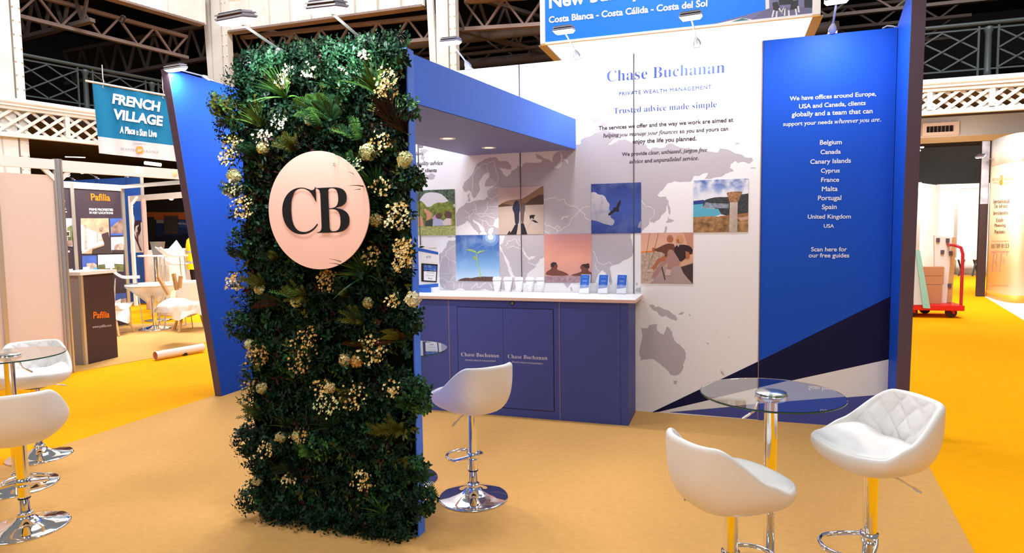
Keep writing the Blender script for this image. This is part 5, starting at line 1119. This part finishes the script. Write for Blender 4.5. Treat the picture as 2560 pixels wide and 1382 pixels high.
for i, (x0, y0, x1, y1, lab) in enumerate(((362, 407, 402, 412, 'bright batten light in the dark below the hanging banner'), (163, 392, 213, 393.5, 'thin strip light in the dark left of the hanging banner'))):
    p = atd(x0, y0, 17); q = atd(x1, y1, 17); mb = MB(); mb.tube([p, q], .045 if i == 0 else .012, 8)
    for e in (p.lerp(q, .2), p.lerp(q, .8)): mb.tube([e, V((e.x, e.y, 4.09))], .004, 5, 1)
    tag(mb.build('strip_light', [mat('strip_glow', (1, 1, 1), emit=3.0), M_BLACK]), lab, 'lamp')
# far dark booth at the back left with posters
fb = thing('far_booth', 'dark far booth with orange and blue posters, left of the wing wall', 'booth', (0, 0, 0))
FY = 11.5; qf = lambda px, py, d=0: onY(px, py, FY)+V((0, -d, 0))
mb = MB(); p = qf(350, 455); q = qf(520, 455); mb.box(p.x, q.x, FY, FY+.1, 0, p.z); mb.build('dark_wall', mat('booth_dark', S(34, 34, 36), .8), fb)
mb = MB()
for s, l, m in (('1210,800 1330,795 1330,860 1220,862', 1, 0), ('1310,800 1740,800 1740,895 1310,895', 1, 0), ('1325,895 1750,895 1760,1250 1330,1250', 1, 1), ('1340,900 1440,900 1440,945 1345,945', 2, 2), ('1330,1140 1450,1100 1600,1120 1750,1080 1760,1250 1330,1250', 2, 3), ('1445,850 1635,850 1635,1090 1450,1090', 3, 4), ('1640,905 1750,905 1750,1000 1640,1000', 2, 5)):
    mb.poly([qf(*c7(float(a.split(',')[0]), float(a.split(',')[1])), .01*l+.0008*len(mb.f)) for a in s.split()], m)
mb.build('posters', [mat('poster_orange', S(176, 96, 44), .6), mat('poster_navy', S(22, 44, 90), .6), mat('poster_grey', S(140, 140, 150), .6), mat('poster_deep', S(14, 18, 36), .6), mat('poster_charcoal', S(66, 62, 64), .6), mat('poster_blue', S(40, 76, 140), .6)], fb)
mb = MB(); letters(mb, 'ING DVC', qf(*c7(1640, 960), .035), qf(*c7(1750, 965), .035), .03, lift=.01); mb.build('lettering', mat('letter_grey_pale'), fb)
# ------------------------------------------------------------ furniture in the left booth
M_SHEET = mat('plastic_wrap', (0.88, 0.84, 0.80), .5, bump=.6, nscale=14)
M_WOOD = mat('pale_wood', S(206, 158, 104), .5, noise=.2, nscale=9)
M_PLW = mat('white_plastic', (0.86, 0.85, 0.84), .35)
tp = onZ(388, 822)
rt = thing('pedestal_table', 'round white pedestal table under plastic wrap in the left booth', 'table', tp)
mb = MB(); mb.lathe([(0, .735), (.40, .735), (.415, .745), (.41, .765), (0, .768)], 40); mb.build('table_top', M_PLW, rt)
mb = MB()
rows = []
for j in range(7):
    t = j/6; row = []
    for i in range(48):
        a = 2*math.pi*i/48; rr = (.418*(1-t)+.10*t+.03*math.sin(5*a)*t*(1-t)*3); dz = .75-.02-(.22+.07*math.sin(3*a+1))*t**1.2; row.append(V((rr*math.cos(a), rr*math.sin(a), dz)))
    rows.append(row)
grid(mb, rows, 48); mb.build('plastic_wrap', mat('thin_plastic', (0.9, 0.86, 0.8), .3, trans=.35, bump=.6, nscale=14), rt)
mb = MB(); mb.lathe([(.034, .04), (.034, .74)], 20); mb.build('column', M_CHROME, rt)
mb = MB(); mb.lathe([(.05, .06), (.08, .05), (.2, .022), (.25, .008), (.25, 0)], 32); mb.build('base', M_CHROME, rt)
def shell_chair(loc, rot, label, scale=1.0, wrap=True, tilt=(0, 0, 0)):
    t = thing('shell_chair', label, 'chair', loc, rot, 'wrapped shell chairs'); t.rotation_euler = (tilt[0], tilt[1], rot); t.scale = (scale,)*3
    rows = []
    for j in range(12):
        s = j/11; row = []
        for i in range(13):
            x = (i/12-.5)
            if s < .5: y = -.22+.44*s/.5*.95; z = .44-.02*math.sin(s*6)+.10*abs(2*x)**2.5
            else: y = .20+.10*(s-.5)/.5; z = .44+.40*((s-.5)/.5)**.9+.03*abs(2*x)**2
            w = .46*(1-.25*max(0, s-.7)/.3); yy = y-.10*abs(2*x)**2*(1 if s > .4 else .2)
            row.append(V((x*w, yy, z)))
        rows.append(row)
    mb = MB(); vs = [p for r in rows for p in r]; fs = [(j*13+i, j*13+i+1, (j+1)*13+i+1, (j+1)*13+i) for j in range(11) for i in range(12)]
    mb.add(vs, fs, 0, True); o = mb.build('seat_shell', M_PLW, t); so = o.modifiers.new('thick', 'SOLIDIFY'); so.thickness = .012
    for sx, sy in ((-1, -1), (1, -1), (-1, 1), (1, 1)):
        mb = MB(); mb.beam((sx*.12, sy*.11, .43), (sx*.23, sy*.23, 0), .030, .030, up=(sx, sy, 0)); mb.build('leg', M_WOOD, t)
    if wrap:
        rows = []
        for j in range(8):
            s = j/7; row = []
            for i in range(40):
                a = 2*math.pi*i/40; r1 = .29+.03*math.sin(4*a+s*3)+.02*math.sin(9*a); row.append(V((r1*math.cos(a)*(.6+.4*s**.4), r1*math.sin(a)*(.6+.4*s**.4)+.02, .50-(.26+.06*math.sin(3*a))*s)))
            rows.append(row)
        mb = MB(); grid(mb, rows, 40, close_first=True); mb.build('plastic_wrap', M_SHEET, t)
    return t
p = onZ(472, 824); shell_chair((p.x+.05, p.y+.02, 0), -2.2, 'white shell chair with wooden legs and plastic wrap, beside the left wing wall', 1.0)
p = onZ(305, 835); shell_chair((p.x-.12, p.y-.05, 0), 1.9, 'plastic-wrapped shell chair half hidden behind the reception counter', .92)
t = thing('shell_chair', 'upside-down shell chair with legs in the air on the wrapped chairs', 'chair', (0, 0, 0), 0, 'wrapped shell chairs')
pd = 9.3
for a, b in (((396, 693), (422, 737)), ((434, 684), (442, 725)), ((452, 690), (448, 720))):
    mb = MB(); mb.beam(atd(*a, pd), atd(*b, pd), .045, .035); mb.build('leg', M_WOOD, t)
rows = []
cst = atd(438, 762, pd)
for j in range(8):
    s = j/7; row = []
    for i in range(32):
        aa = 2*math.pi*i/32; r1 = (.20+.03*math.sin(3*aa)+.022*math.sin(7*aa+3*s)+.014*math.sin(13*aa-5*s))*math.sin(min(1, s+.3)*math.pi*.52)*1.15; row.append(cst+V((r1*math.cos(aa), r1*math.sin(aa), .09-.17*s)))
    rows.append(row)
mb = MB(); grid(mb, rows, 32, close_first=True); mb.build('wrapped_seat', M_SHEET, t)
def perforated_stool(loc, rot, h, label, scale=1.0):
    t = thing('perforated_stool', label, 'stool', loc, rot, 'white perforated bar stools')
    rows = []
    for j in range(9):
        s = j/8; rows.append([V(((i/10-.5)*.42*(1-.1*s), -.20+.40*s, h+.02*abs(2*(i/10-.5))**2+.16*max(0, s-.55)**1.5*3)) for i in range(11)])
    mb = MB(); vs = [p for r in rows for p in r]; fs = [(j*11+i, j*11+i+1, (j+1)*11+i+1, (j+1)*11+i) for j in range(8) for i in range(10)]; mb.add(vs, fs, 0, True)
    o = mb.build('seat', M_PLW, t); so = o.modifiers.new('thick', 'SOLIDIFY'); so.thickness = .02
    mb = MB()
    for k in range(3):
        for j in range(2):
            mb.sphere((-.08+.08*k, .06+.05*j, h+.028+.035*j), .016, .012, .006, 8, 5)
    mb.build('perforations', M_LAMPDARK, t)
    for sx in (-1, 1):
        mb = MB(); mb.tube([(sx*.15, -.15, h-.01), (sx*.21, -.21, .01), (sx*.21, .21, .01), (sx*.15, .15, h-.01)], .008, 8); mb.build('sled_leg', M_ALU, t)
    mb = MB(); mb.tube([(-.19, -.19, .28), (.19, -.19, .28)], .008, 8); mb.build('foot_bar', M_ALU, t)
    return t
p = onZ(322, 826);  perforated_stool((p.x, p.y, 0), 2.42, above(320, 694, p).z-.0, 'white perforated bar stool in front of the dark poster wall')
p = atd(430, 640, 10.8); perforated_stool((p.x, p.y, 0), 2.6, p.z, 'white perforated bar stool nearer of two by the far white counter')
p = atd(432, 653, 11.3); perforated_stool((p.x, p.y, 0), 2.6, p.z-.05, 'white perforated bar stool farther of two by the far white counter')
p = atd(425, 622, 15.3); q = atd(480, 625, 15.3)
wc = thing('white_counter', 'overexposed white counter far back left of the wing wall', 'counter', (p.x, p.y, 0))
mb = MB(); mb.box(-.25, 1.2, 0, .5, 0, p.z-.03); mb.build('counter_body', M_PLW, wc); mb = MB(); mb.box(-.3, 1.25, -.05, .55, p.z-.03, p.z); mb.build('counter_top', M_PLW, wc)
p = atd(378, 625, 12.6); mb = MB(); mb.box(p.x-.10, p.x+.42, p.y, p.y+.4, 0, p.z); tag(mb.build('plinth', M_PLW), 'white plinth standing behind the dark plant pot', 'plinth')
p = atd(388, 637, 11.9); ht = thing('high_table', 'white high table carrying the grey pot', 'table', (p.x, p.y, 0))
mb = MB(); mb.lathe([(0, p.z-.03), (.28, p.z-.03), (.30, p.z-.015), (.28, p.z), (0, p.z)], 32); mb.build('table_top', M_PLW, ht)
mb = MB(); mb.tube([(0, 0, .02), (0, 0, p.z-.03)], .03, 12); mb.build('column', M_CHROME, ht); mb = MB(); mb.lathe([(0, .03), (.05, .03), (.24, .008), (.24, 0), (0, 0)], 24); mb.build('base', M_CHROME, ht)
pt = thing('plant_pot', 'dark grey empty plant pot on the white high table', 'pot', (p.x+.07, p.y, p.z))
mb = MB(); mb.lathe([(0, 0), (.085, 0), (.125, .235), (.13, .24), (.12, .24), (.085, .03), (0, .03)], 28); mb.build('pot', mat('pot_grey', S(120, 112, 104), .6), pt)
p = atd(436, 622, 12.9)
mb = MB(); mb.slab([p+V((-.18, 0, -.02)), p+V((.05, 0, .17)), p+V((.17, 0, .02))], (0, .02, 0)); tag(mb.build('paper_stack', mat('paper', (.82, .85, .88), .6)), 'heap of white and blue papers on the far white counter', 'papers')
# rolled carpet tube
p = onZ(388, 889, .055); q = onZ(508, 868, .055)
ro = thing('cardboard_roll', 'long white cardboard roll lying on the orange aisle', 'roll', p)
d = q-p; d.z = 0
mb = MB(); mb.tube([V((0, 0, 0)), d], .052, 24, caps=False); mb.tube([V((0, 0, 0)), d], .046, 24, 1, caps=False)
mb.build('tube', [mat('roll_white', (.84, .78, .74), .6), mat('roll_inside', S(226, 150, 110), .7)], ro)
mb = MB(); mb.lathe([(.046, 0), (.052, 0)], 24); 
p = onZ(462, 887.5); mb = MB(); mb.hexa([(-.03, -.03, 0), (.04, -.02, 0), (.03, .03, 0), (-.03, .03, 0), (-.02, -.02, .03), (.03, -.01, .035), (.02, .02, .03), (-.02, .02, .03)]); tag(mb.build('tape_roll', M_BLACK, None, bevel=.008, loc=p), 'small black object on the orange carpet by the cardboard roll', 'tape')
p = onZ(388, 882, .03); mb = MB(); mb.tube([p, p+V((-.05, .08, -.0)), p+V((-.02, .22, -.01))], .012, 6); tag(mb.build('black_strap', M_BLACK), 'black strap lying behind the near end of the cardboard roll', 'strap')
# ------------------------------------------------------------ worker in a yellow vest, partly hidden by the wing wall
def skin_mesh(name, pts, edges, radii, m, parent, sub=2):
    me = bpy.data.meshes.new(name); me.from_pydata(pts, edges, []); o = bpy.data.objects.new(name, me); COL.objects.link(o); o.parent = parent
    md = o.modifiers.new('skin', 'SKIN'); 
    for i, r in enumerate(radii): me.skin_vertices[0].data[i].radius = r if isinstance(r, tuple) else (r, r)
    me.skin_vertices[0].data[0].use_root = True; md.use_smooth_shade = True
    sd = o.modifiers.new('sub', 'SUBSURF'); sd.levels = sub; sd.render_levels = sub; me.materials.append(m); return o
pp = atd(484, 640, 14.4)
wk = thing('person', 'person in a yellow hi-vis vest over black sleeves, half hidden by the left wing wall', 'person', (pp.x, pp.y, 0), 2.6)
pts = [(0, 0, .95), (0, 0, 1.12), (0, -.01, 1.32), (0, -.01, 1.46), (0, -.02, 1.55), (0, -.04, 1.66), (0, -.03, 1.73),
 (.19, 0, 1.42), (.25, .02, 1.16), (.20, -.20, 1.05), (.15, -.30, 1.06), (-.19, 0, 1.42), (-.25, .02, 1.16), (-.20, -.20, 1.05), (-.15, -.30, 1.06),
 (.10, 0, .88), (.11, -.02, .50), (.11, .02, .09), (.11, -.13, .04), (-.10, 0, .88), (-.11, .0, .50), (-.11, .03, .09), (-.11, -.12, .04)]
ed = [(0, 1), (1, 2), (2, 3), (3, 4), (4, 5), (5, 6), (3, 7), (7, 8), (8, 9), (9, 10), (3, 11), (11, 12), (12, 13), (13, 14), (0, 15), (15, 16), (16, 17), (17, 18), (0, 19), (19, 20), (20, 21), (21, 22)]
rad = [(.15, .11), (.14, .11), (.16, .11), (.12, .09), .055, (.075, .09), (.05, .06), .06, .048, .038, .03, .06, .048, .038, .03, .09, .065, .045, (.04, .035), .09, .065, .045, (.04, .035)]
skin_mesh('body', pts, ed, rad, mat('clothes_black', (.010, .010, .012), .8), wk)
mb = MB(); mb.lathe([(.20, .80), (.205, .95), (.195, 1.12), (.205, 1.32), (.17, 1.45), (.10, 1.50)], 28); mb.v = [(x, y*.72, z) for x, y, z in mb.v]
vs = mb.build('hi_vis_vest', mat('hi_vis_yellow', S(250, 232, 20), .6), wk)
mb = MB(); mb.lathe([(.207, .93), (.207, .985)], 28); mb.lathe([(.200, 1.16), (.201, 1.21)], 28); mb.v = [(x, y*.72, z) for x, y, z in mb.v]; mb.build('reflective_band', mat('reflective_grey', (.5, .5, .52), .4), wk)
mb = MB(); mb.sphere((0, -.055, 1.655), .078, .095, .112, 20, 14); mb.sphere((0, -.152, 1.64), .014, .02, .018, 8, 6); mb.sphere((.080, -.045, 1.65), .010, .02, .03, 8, 6); mb.sphere((-.080, -.045, 1.65), .010, .02, .03, 8, 6); mb.build('head', mat('skin', S(224, 160, 130), .6), wk)
mb = MB(); mb.sphere((0, -.035, 1.685), .088, .098, .098, 18, 12); mb.build('grey_hair', mat('hair_grey', S(120, 104, 96), .8, noise=.4, nscale=60), wk)
mb = MB()
for sx in (-1, 1):
    mb.sphere((sx*.15, -.33, 1.06), .035, .045, .02, 10, 8)
    for k in range(4): mb.tube([(sx*.15-.027+.018*k, -.36, 1.06), (sx*.15-.027+.018*k, -.395, 1.055-.004*k), (sx*.15-.027+.018*k, -.415, 1.035)], [.009, .008, .006], 6)
    mb.tube([(sx*.12, -.325, 1.06), (sx*.10, -.36, 1.055), (sx*.10, -.385, 1.05)], [.011, .009, .007], 6)
mb.build('hands', mat('skin'), wk)
# ============================================================ RIGHT SIDE: TROLLEY, WHITE BOOTH, CURVED WALL
M_RED = mat('trolley_red', S(214, 30, 22), .45)
w0 = onZ(2281, 792); w1 = onZ(2379, 794); dx = (w1-w0).normalized(); dy = V((-dx.y, dx.x, 0)); Lw = (w1-w0).length
deck = above(2330, 760, w0).z
tr_ = thing('platform_trolley', 'red platform trolley loaded with boards and boxes on the orange aisle at right', 'trolley', w0)
T = lambda a, b, c: dx*a+dy*b+V((0, 0, c))
mb = MB(); mb.hexa([T(-.45, -.08, deck-.09), T(Lw+.16, -.08, deck-.09), T(Lw+.16, .62, deck-.09), T(-.45, .62, deck-.09), T(-.45, -.08, deck), T(Lw+.16, -.08, deck), T(Lw+.16, .62, deck), T(-.45, .62, deck)]); mb.build('deck', M_RED, tr_, bevel=.01)
for a, b in ((0, .04), (Lw, .04), (.02, .5), (Lw-.25, .5)):
    mb = MB(); c = T(a, b, .085); mb.tube([c-dy*.022, c+dy*.022], .085, 20); o = mb.build('wheel', mat('rubber_brown', S(58, 30, 28), .6), tr_)
    mb = MB(); mb.beam(c+V((0, 0, .02)), T(a+.03, b, deck-.09), .07, .10); mb.build('caster_fork', M_RED if b < .1 else M_BLACK, tr_)
hz_ = above(2390, 612, w0).z
mb = MB(); e = Lw+.13
pts = [T(e, .0, deck), T(e, .0, hz_-.15), T(e-.03, .0, hz_-.04), T(e-.12, .0, hz_), T(e-.12, .5, hz_), T(e-.03, .5, hz_-.04), T(e, .5, hz_-.15), T(e, .5, deck)]
mb.tube(pts, .025, 10); mb.build('handle', mat('handle_wine', S(190, 36, 50), .4), tr_)
wq = lambda px, py, b: onP(px, py, w0+dy*b, dy)
fc = thing('flight_case', 'tall white case board with metal catches and wooden edge standing on the trolley', 'case', (0, 0, 0))
mb = MB(); mb.slab([wq(2338, 757, .3), wq(2367, 757, .3), wq(2383, 594, .3), wq(2336, 589, .3)], dy*.05); mb.build('case_panel', mat('case_white', (.82, .76, .70), .5), fc)
mb = MB(); mb.slab([wq(2367, 757, .29), wq(2380, 755, .29), wq(2391, 594, .29), wq(2381, 593, .29)], dy*.07); mb.build('wooden_edge', M_WOOD, fc)
for px, py in ((2345, 600), (2369, 601), (2356, 630), (2377, 633), (2374, 714)):
    mb = MB(); c = wq(px, py, .28); mb.beam(c-V((0, 0, .035)), c+V((0, 0, .035)), .05, .03); mb.build('catch', M_LAMPDARK, fc)
for i, (x0, x1, y0, y1, lab) in enumerate(((2305, 2361, 689, 667, 'top of the stacked brown cardboard boxes on the trolley'), (2306, 2360, 711, 690, 'middle of the stacked brown cardboard boxes on the trolley'), (2308, 2356, 757, 712, 'bottom brown cardboard box of the trolley stack'))):
    a = wq(x0, y0, .12); b = wq(x1, y1, .12); mb = MB(); z0, z1 = a.z, b.z
    if i == 2: z0 = deck+.001
    p0 = V((a.x, a.y, 0)); p1 = V((b.x, b.y, 0)); mb.hexa([p0+V((0, 0, z0)), p1+V((0, 0, z0)), p1+dy*.16+V((0, 0, z0)), p0+dy*.16+V((0, 0, z0)), p0+V((0, 0, z1)), p1+V((0, 0, z1)), p1+dy*.16+V((0, 0, z1)), p0+dy*.16+V((0, 0, z1))])
    tag(mb.build('cardboard_box', mat('cardboard', S(190, 132, 92), .8), None, bevel=.004), lab, 'box', 'boxes on the trolley')
for i, (s, m, lab) in enumerate(((((2268, 757), (2300, 757), (2272, 640), (2262, 640)), mat('board_white', (.84, .82, .82), .5), 'white board at the front of the boards leaning on the trolley'), (((2285, 762), (2312, 762), (2290, 622), (2277, 622)), mat('board_grey', (.62, .64, .66), .5), 'grey white board leaning behind the front board on the trolley'), (((2308, 770), (2326, 771), (2300, 626), (2289, 624)), mat('board_mint', S(150, 206, 196), .5), 'mint green board leaning outermost on the trolley'))):
    mb = MB(); q = [wq(x, y, -.06-.03*i) for x, y in s]; mb.slab(q, dy*.02); tag(mb.build('leaning_board', m), lab, 'board', 'boards on the trolley')
# white booth
M_SHW = mat('booth_white', (.86, .85, .85), .5)
g0 = onZ(2341, 684); rb = thing('white_booth', 'white shell-scheme booth with aluminium posts beyond the trolley', 'booth', (0, 0, 0))
ry = g0.y; qr = lambda px, py: onY(px, py, ry)
zt_r = qr(2400, 462).z
mb = MB(); mb.box(qr(2341, 600).x, qr(2520, 600).x, ry, ry+.04, .0, zt_r); mb.build('back_panel', M_SHW, rb)
mb = MB(); g1 = onZ(2290, 694); g1 = g0+(g1-g0).normalized()*3.0; tdir = (g1-g0).normalized(); mb.slab([g0, g1, g1+V((0, 0, zt_r)), g0+V((0, 0, zt_r))], (0.04, 0.03, 0)); mb.build('side_panel', M_SHW, rb)
for px in (2338, 2387, 2455):
    x = qr(px, 600).x; mb = MB(); mb.box(x-.045, x+.045, ry-.05, ry, 0, zt_r+.02); mb.build('post', mat('post_pink') if px == 2338 else M_ALU, rb)
mb = MB(); mb.box(qr(2338, 600).x, qr(2520, 600).x, ry-.045, ry-.005, zt_r-.12, zt_r+.03); mb.build('fascia', M_BEAM, rb)
mb = MB(); p = g0+tdir*2.2; mb.beam(V((p.x, p.y, 0))+V((.03, -.05, 0)), V((p.x, p.y, zt_r))+V((.03, -.05, 0)), .09, .09); mb.build('post', M_ALU, rb)
p = atd(2425, 645, 19.5); tt = thing('trestle_table', 'white table with dark slanted legs inside the white booth at right', 'table', (p.x, p.y, 0))
mb = MB(); mb.box(-.75, .55, -.3, .3, p.z-.03, p.z); mb.build('table_top', M_PLW, tt)
for a, b in (((-.2, -.2), (-.35, -.25)), ((.1, -.2), (.0, -.25)), ((.15, .2), (.30, .25)), ((-.25, .2), (-.1, .25))):
    mb = MB(); mb.tube([(a[0], a[1], p.z-.03), (b[0], b[1], 0)], .025, 8); mb.build('leg', M_BLACKIRON, tt)
# curved cream wall
k0 = onZ(2464, 741); 
arc = [(k0.x-.03, k0.y+.25), (k0.x, k0.y)]; kk = [onZ(2500, 752), onZ(2535, 757.5), onZ(2575, 757)]
base = [V((k0.x, k0.y, 0))]+[V((p.x, p.y, 0)) for p in kk]; base.append(base[-1]+(base[-1]-base[-2])*1.2+V((.3, .35, 0)))
fine = []
def cr_(p0, p1, p2, p3, t):
    return .5*((2*p1)+(p2-p0)*t+(2*p0-5*p1+4*p2-p3)*t*t+(3*p1-p0-3*p2+p3)*t**3)
bb_ = [base[0]*2-base[1]]+base+[base[-1]*2-base[-2]]
for i in range(1, len(bb_)-2):
    for k in range(8): fine.append(cr_(bb_[i-1], bb_[i], bb_[i+1], bb_[i+2], k/8))
fine.append(base[-1])
zk = above(2466, 352, k0).z; zcream = above(2470, 418, k0).z; zor = above(2466, 724, k0).z
cw = thing('curved_wall', 'cream curved wall with advice lettering and an orange foot band at the right edge', 'wall', (0, 0, 0))
def band(z0, z1, m, name, d=0.0):
    mb = MB(); vs = []
    for p in fine: vs += [p+V((-d, -d, z0)), p+V((-d, -d, z1))]
    mb.add(vs, [(2*i, 2*i+2, 2*i+3, 2*i+1) for i in range(len(fine)-1)], 0, True); o = mb.build(name, m, cw); so = o.modifiers.new('thick', 'SOLIDIFY'); so.thickness = .03; so.offset = -1; return o
band(zcream, zk, M_SHW, 'white_top_band'); band(zor, zcream, mat('cream_board', S(250, 232, 196), .5), 'cream_panel'); band(0, zor, mat('foot_orange', S(250, 170, 60), .5), 'orange_foot')
mb = MB(); mb.box(k0.x-.16, k0.x-.01, k0.y+.02, k0.y+.10, 0, zk); mb.poly([(k0.x-.16, k0.y+.015, zcream*.72), (k0.x-.02, k0.y+.015, zcream*.72), (k0.x-.02, k0.y+.015, zk), (k0.x-.16, k0.y+.015, zk)], 1); mb.build('dark_side_edge', [mat('edge_plum', S(56, 40, 40), .5), mat('crumpled_film', S(200, 200, 215), .3, noise=.6, nscale=4)], cw)
acc = [0.0]
for a, b in zip(fine, fine[1:]): acc.append(acc[-1]+(b-a).length)
def arc_s(px, py):
    """distance along the curved wall where the sight line of a photo point meets it, and the height there"""
    d = ray(px, py)
    for i, (a, b) in enumerate(zip(fine, fine[1:])):
        e = b-a; den = d.x*e.y-d.y*e.x
        if abs(den) < 1e-9: continue
        t = ((a.x-CAM.x)*e.y-(a.y-CAM.y)*e.x)/den; u_ = ((a.x-CAM.x)*d.y-(a.y-CAM.y)*d.x)/den
        if t > 0 and -.001 <= u_ <= 1.001: return acc[i]+u_*e.length, CAM.z+d.z*t
    return acc[-1]*.5, 1.0
def arc_p(s_, z, lift=.006):
    for i in range(len(fine)-1):
        if acc[i+1] >= s_ or i == len(fine)-2:
            e = (fine[i+1]-fine[i]).normalized(); p = fine[i]+e*(s_-acc[i]); n_ = V((e.y, -e.x, 0)); return V((p.x, p.y, z))+n_*lift
def rows_(rows, m, name, lift=.006):
    mb = MB()
    for s, x0, x1, y, off, hh in rows:
        s0, z0 = arc_s(x0, y); s1, z1 = arc_s(x1, y-1); flat = MB(); letters(flat, s, (s0, 0, z0), (s1, 0, z1), off, lift=0, height=hh)
        mb.add([arc_p(x, z, lift) for x, y_, z in flat.v], flat.f)
    mb.build(name, m, cw)
cx = lambda x: 2250+x/3.455; cyy = lambda y: 420+y/3.455
rows_([(serif(s), cx(a), cx(b), cyy(y), -.004, .085) for s, a, b, y in (('International', 808, 946, 305), ('Tax Advice', 815, 930, 345), ('Investments', 806, 936, 405), ('Estate', 832, 896, 467), ('Planning', 818, 916, 508), ('Pensions', 818, 910, 568), ('020 7389 8133', 790, 942, 692))], mat('letter_brown', S(120, 84, 74), .6), 'lettering')
rows_([('Talk to us about your future', cx(797), cx(940), cyy(637), .01, .04), ('www.blevinsfranks.com', cx(780), cx(935), cyy(1026), .01, .045), ('_________________', cx(792), cx(944), cyy(712), .01, .02)], mat('letter_orange_pale', S(224, 150, 130), .6), 'lettering')
rows_([(it('BF'), cx(780), cx(930), cyy(900), -.005, .40)], mat('letter_rose', S(222, 160, 150), .6), 'monogram')
rows_([(serif('BLEVINS'), cx(798), cx(858), cyy(112), -.004, .06), (serif('FRANKS'), cx(897), cx(985), cyy(106), -.004, .06), ('INTERNATIONAL TAX ADVICE', cx(798), cx(984), cyy(135), .0, .035)], mat('letter_gold', S(206, 172, 120), .6), 'lettering')
se, ze = arc_s(cx(877), cyy(104)); mb = MB(); em = [(.075*math.copysign(abs(math.cos(t))**.5, math.cos(t)), .095*math.copysign(abs(math.sin(t))**.5, math.sin(t))) for t in [2*math.pi*i/24 for i in range(24)]]
mb.slab([arc_p(se+x, ze+z, .010) for x, z in em], arc_p(se, ze, 0)-arc_p(se, ze, .009)); mb.build('emblem', mat('emblem_gold'), cw)
rows_([(it('BF'), cx(869), cx(886), cyy(108), .02, .08)], mat('letter_bright'), 'lettering', .013)
b = fine[8]+V((0, 0, zcream+.05)); floodlight(above(2518, 412, k0)+V((0, 0, 0)), above(2476, 394, k0)+V((-.3, -.4, 0)), above(2500, 520, k0), 'small arm lamp on the cream curved wall at the right edge', 0, None)
# strip lights in the dark at right
for i, (x0, x1, y) in enumerate(((2292, 2309, 369), (2292, 2301, 377))):
    mb = MB(); e = atd(x0, y, 16.5); mb.tube([e, atd(x1, y-1, 16.5)], .02, 8); mb.tube([e, V((e.x, e.y, 4.09))], .004, 5, 1); tag(mb.build('strip_light', [mat('strip_glow'), M_BLACK]), ('upper', 'lower')[i]+' of two tiny strip lights in the dark beside the right wing wall', 'lamp')
# fill lights without fixtures, added to brighten the neighbouring booths
area_light('booth_fill', (-8.0, 2.6, 3.4), (-8.4, 2.6, 0), 1.2, 1.2, 140, (1, .95, .88))
area_light('booth_fill', (-10.5, 8.5, 4.0), (-10.5, 8.3, 0), 1.5, 1.5, 420, (1, .96, .9))
area_light('booth_fill', (7.0, 13.6, 3.4), (7.2, 15.8, 0.8), 1.5, 1.0, 330, (1, .97, .92))
area_light('booth_fill', (4.2, 8.8, 3.4), (5.0, 9.5, 0.6), 1.0, 1.0, 120, (1, .97, .92))
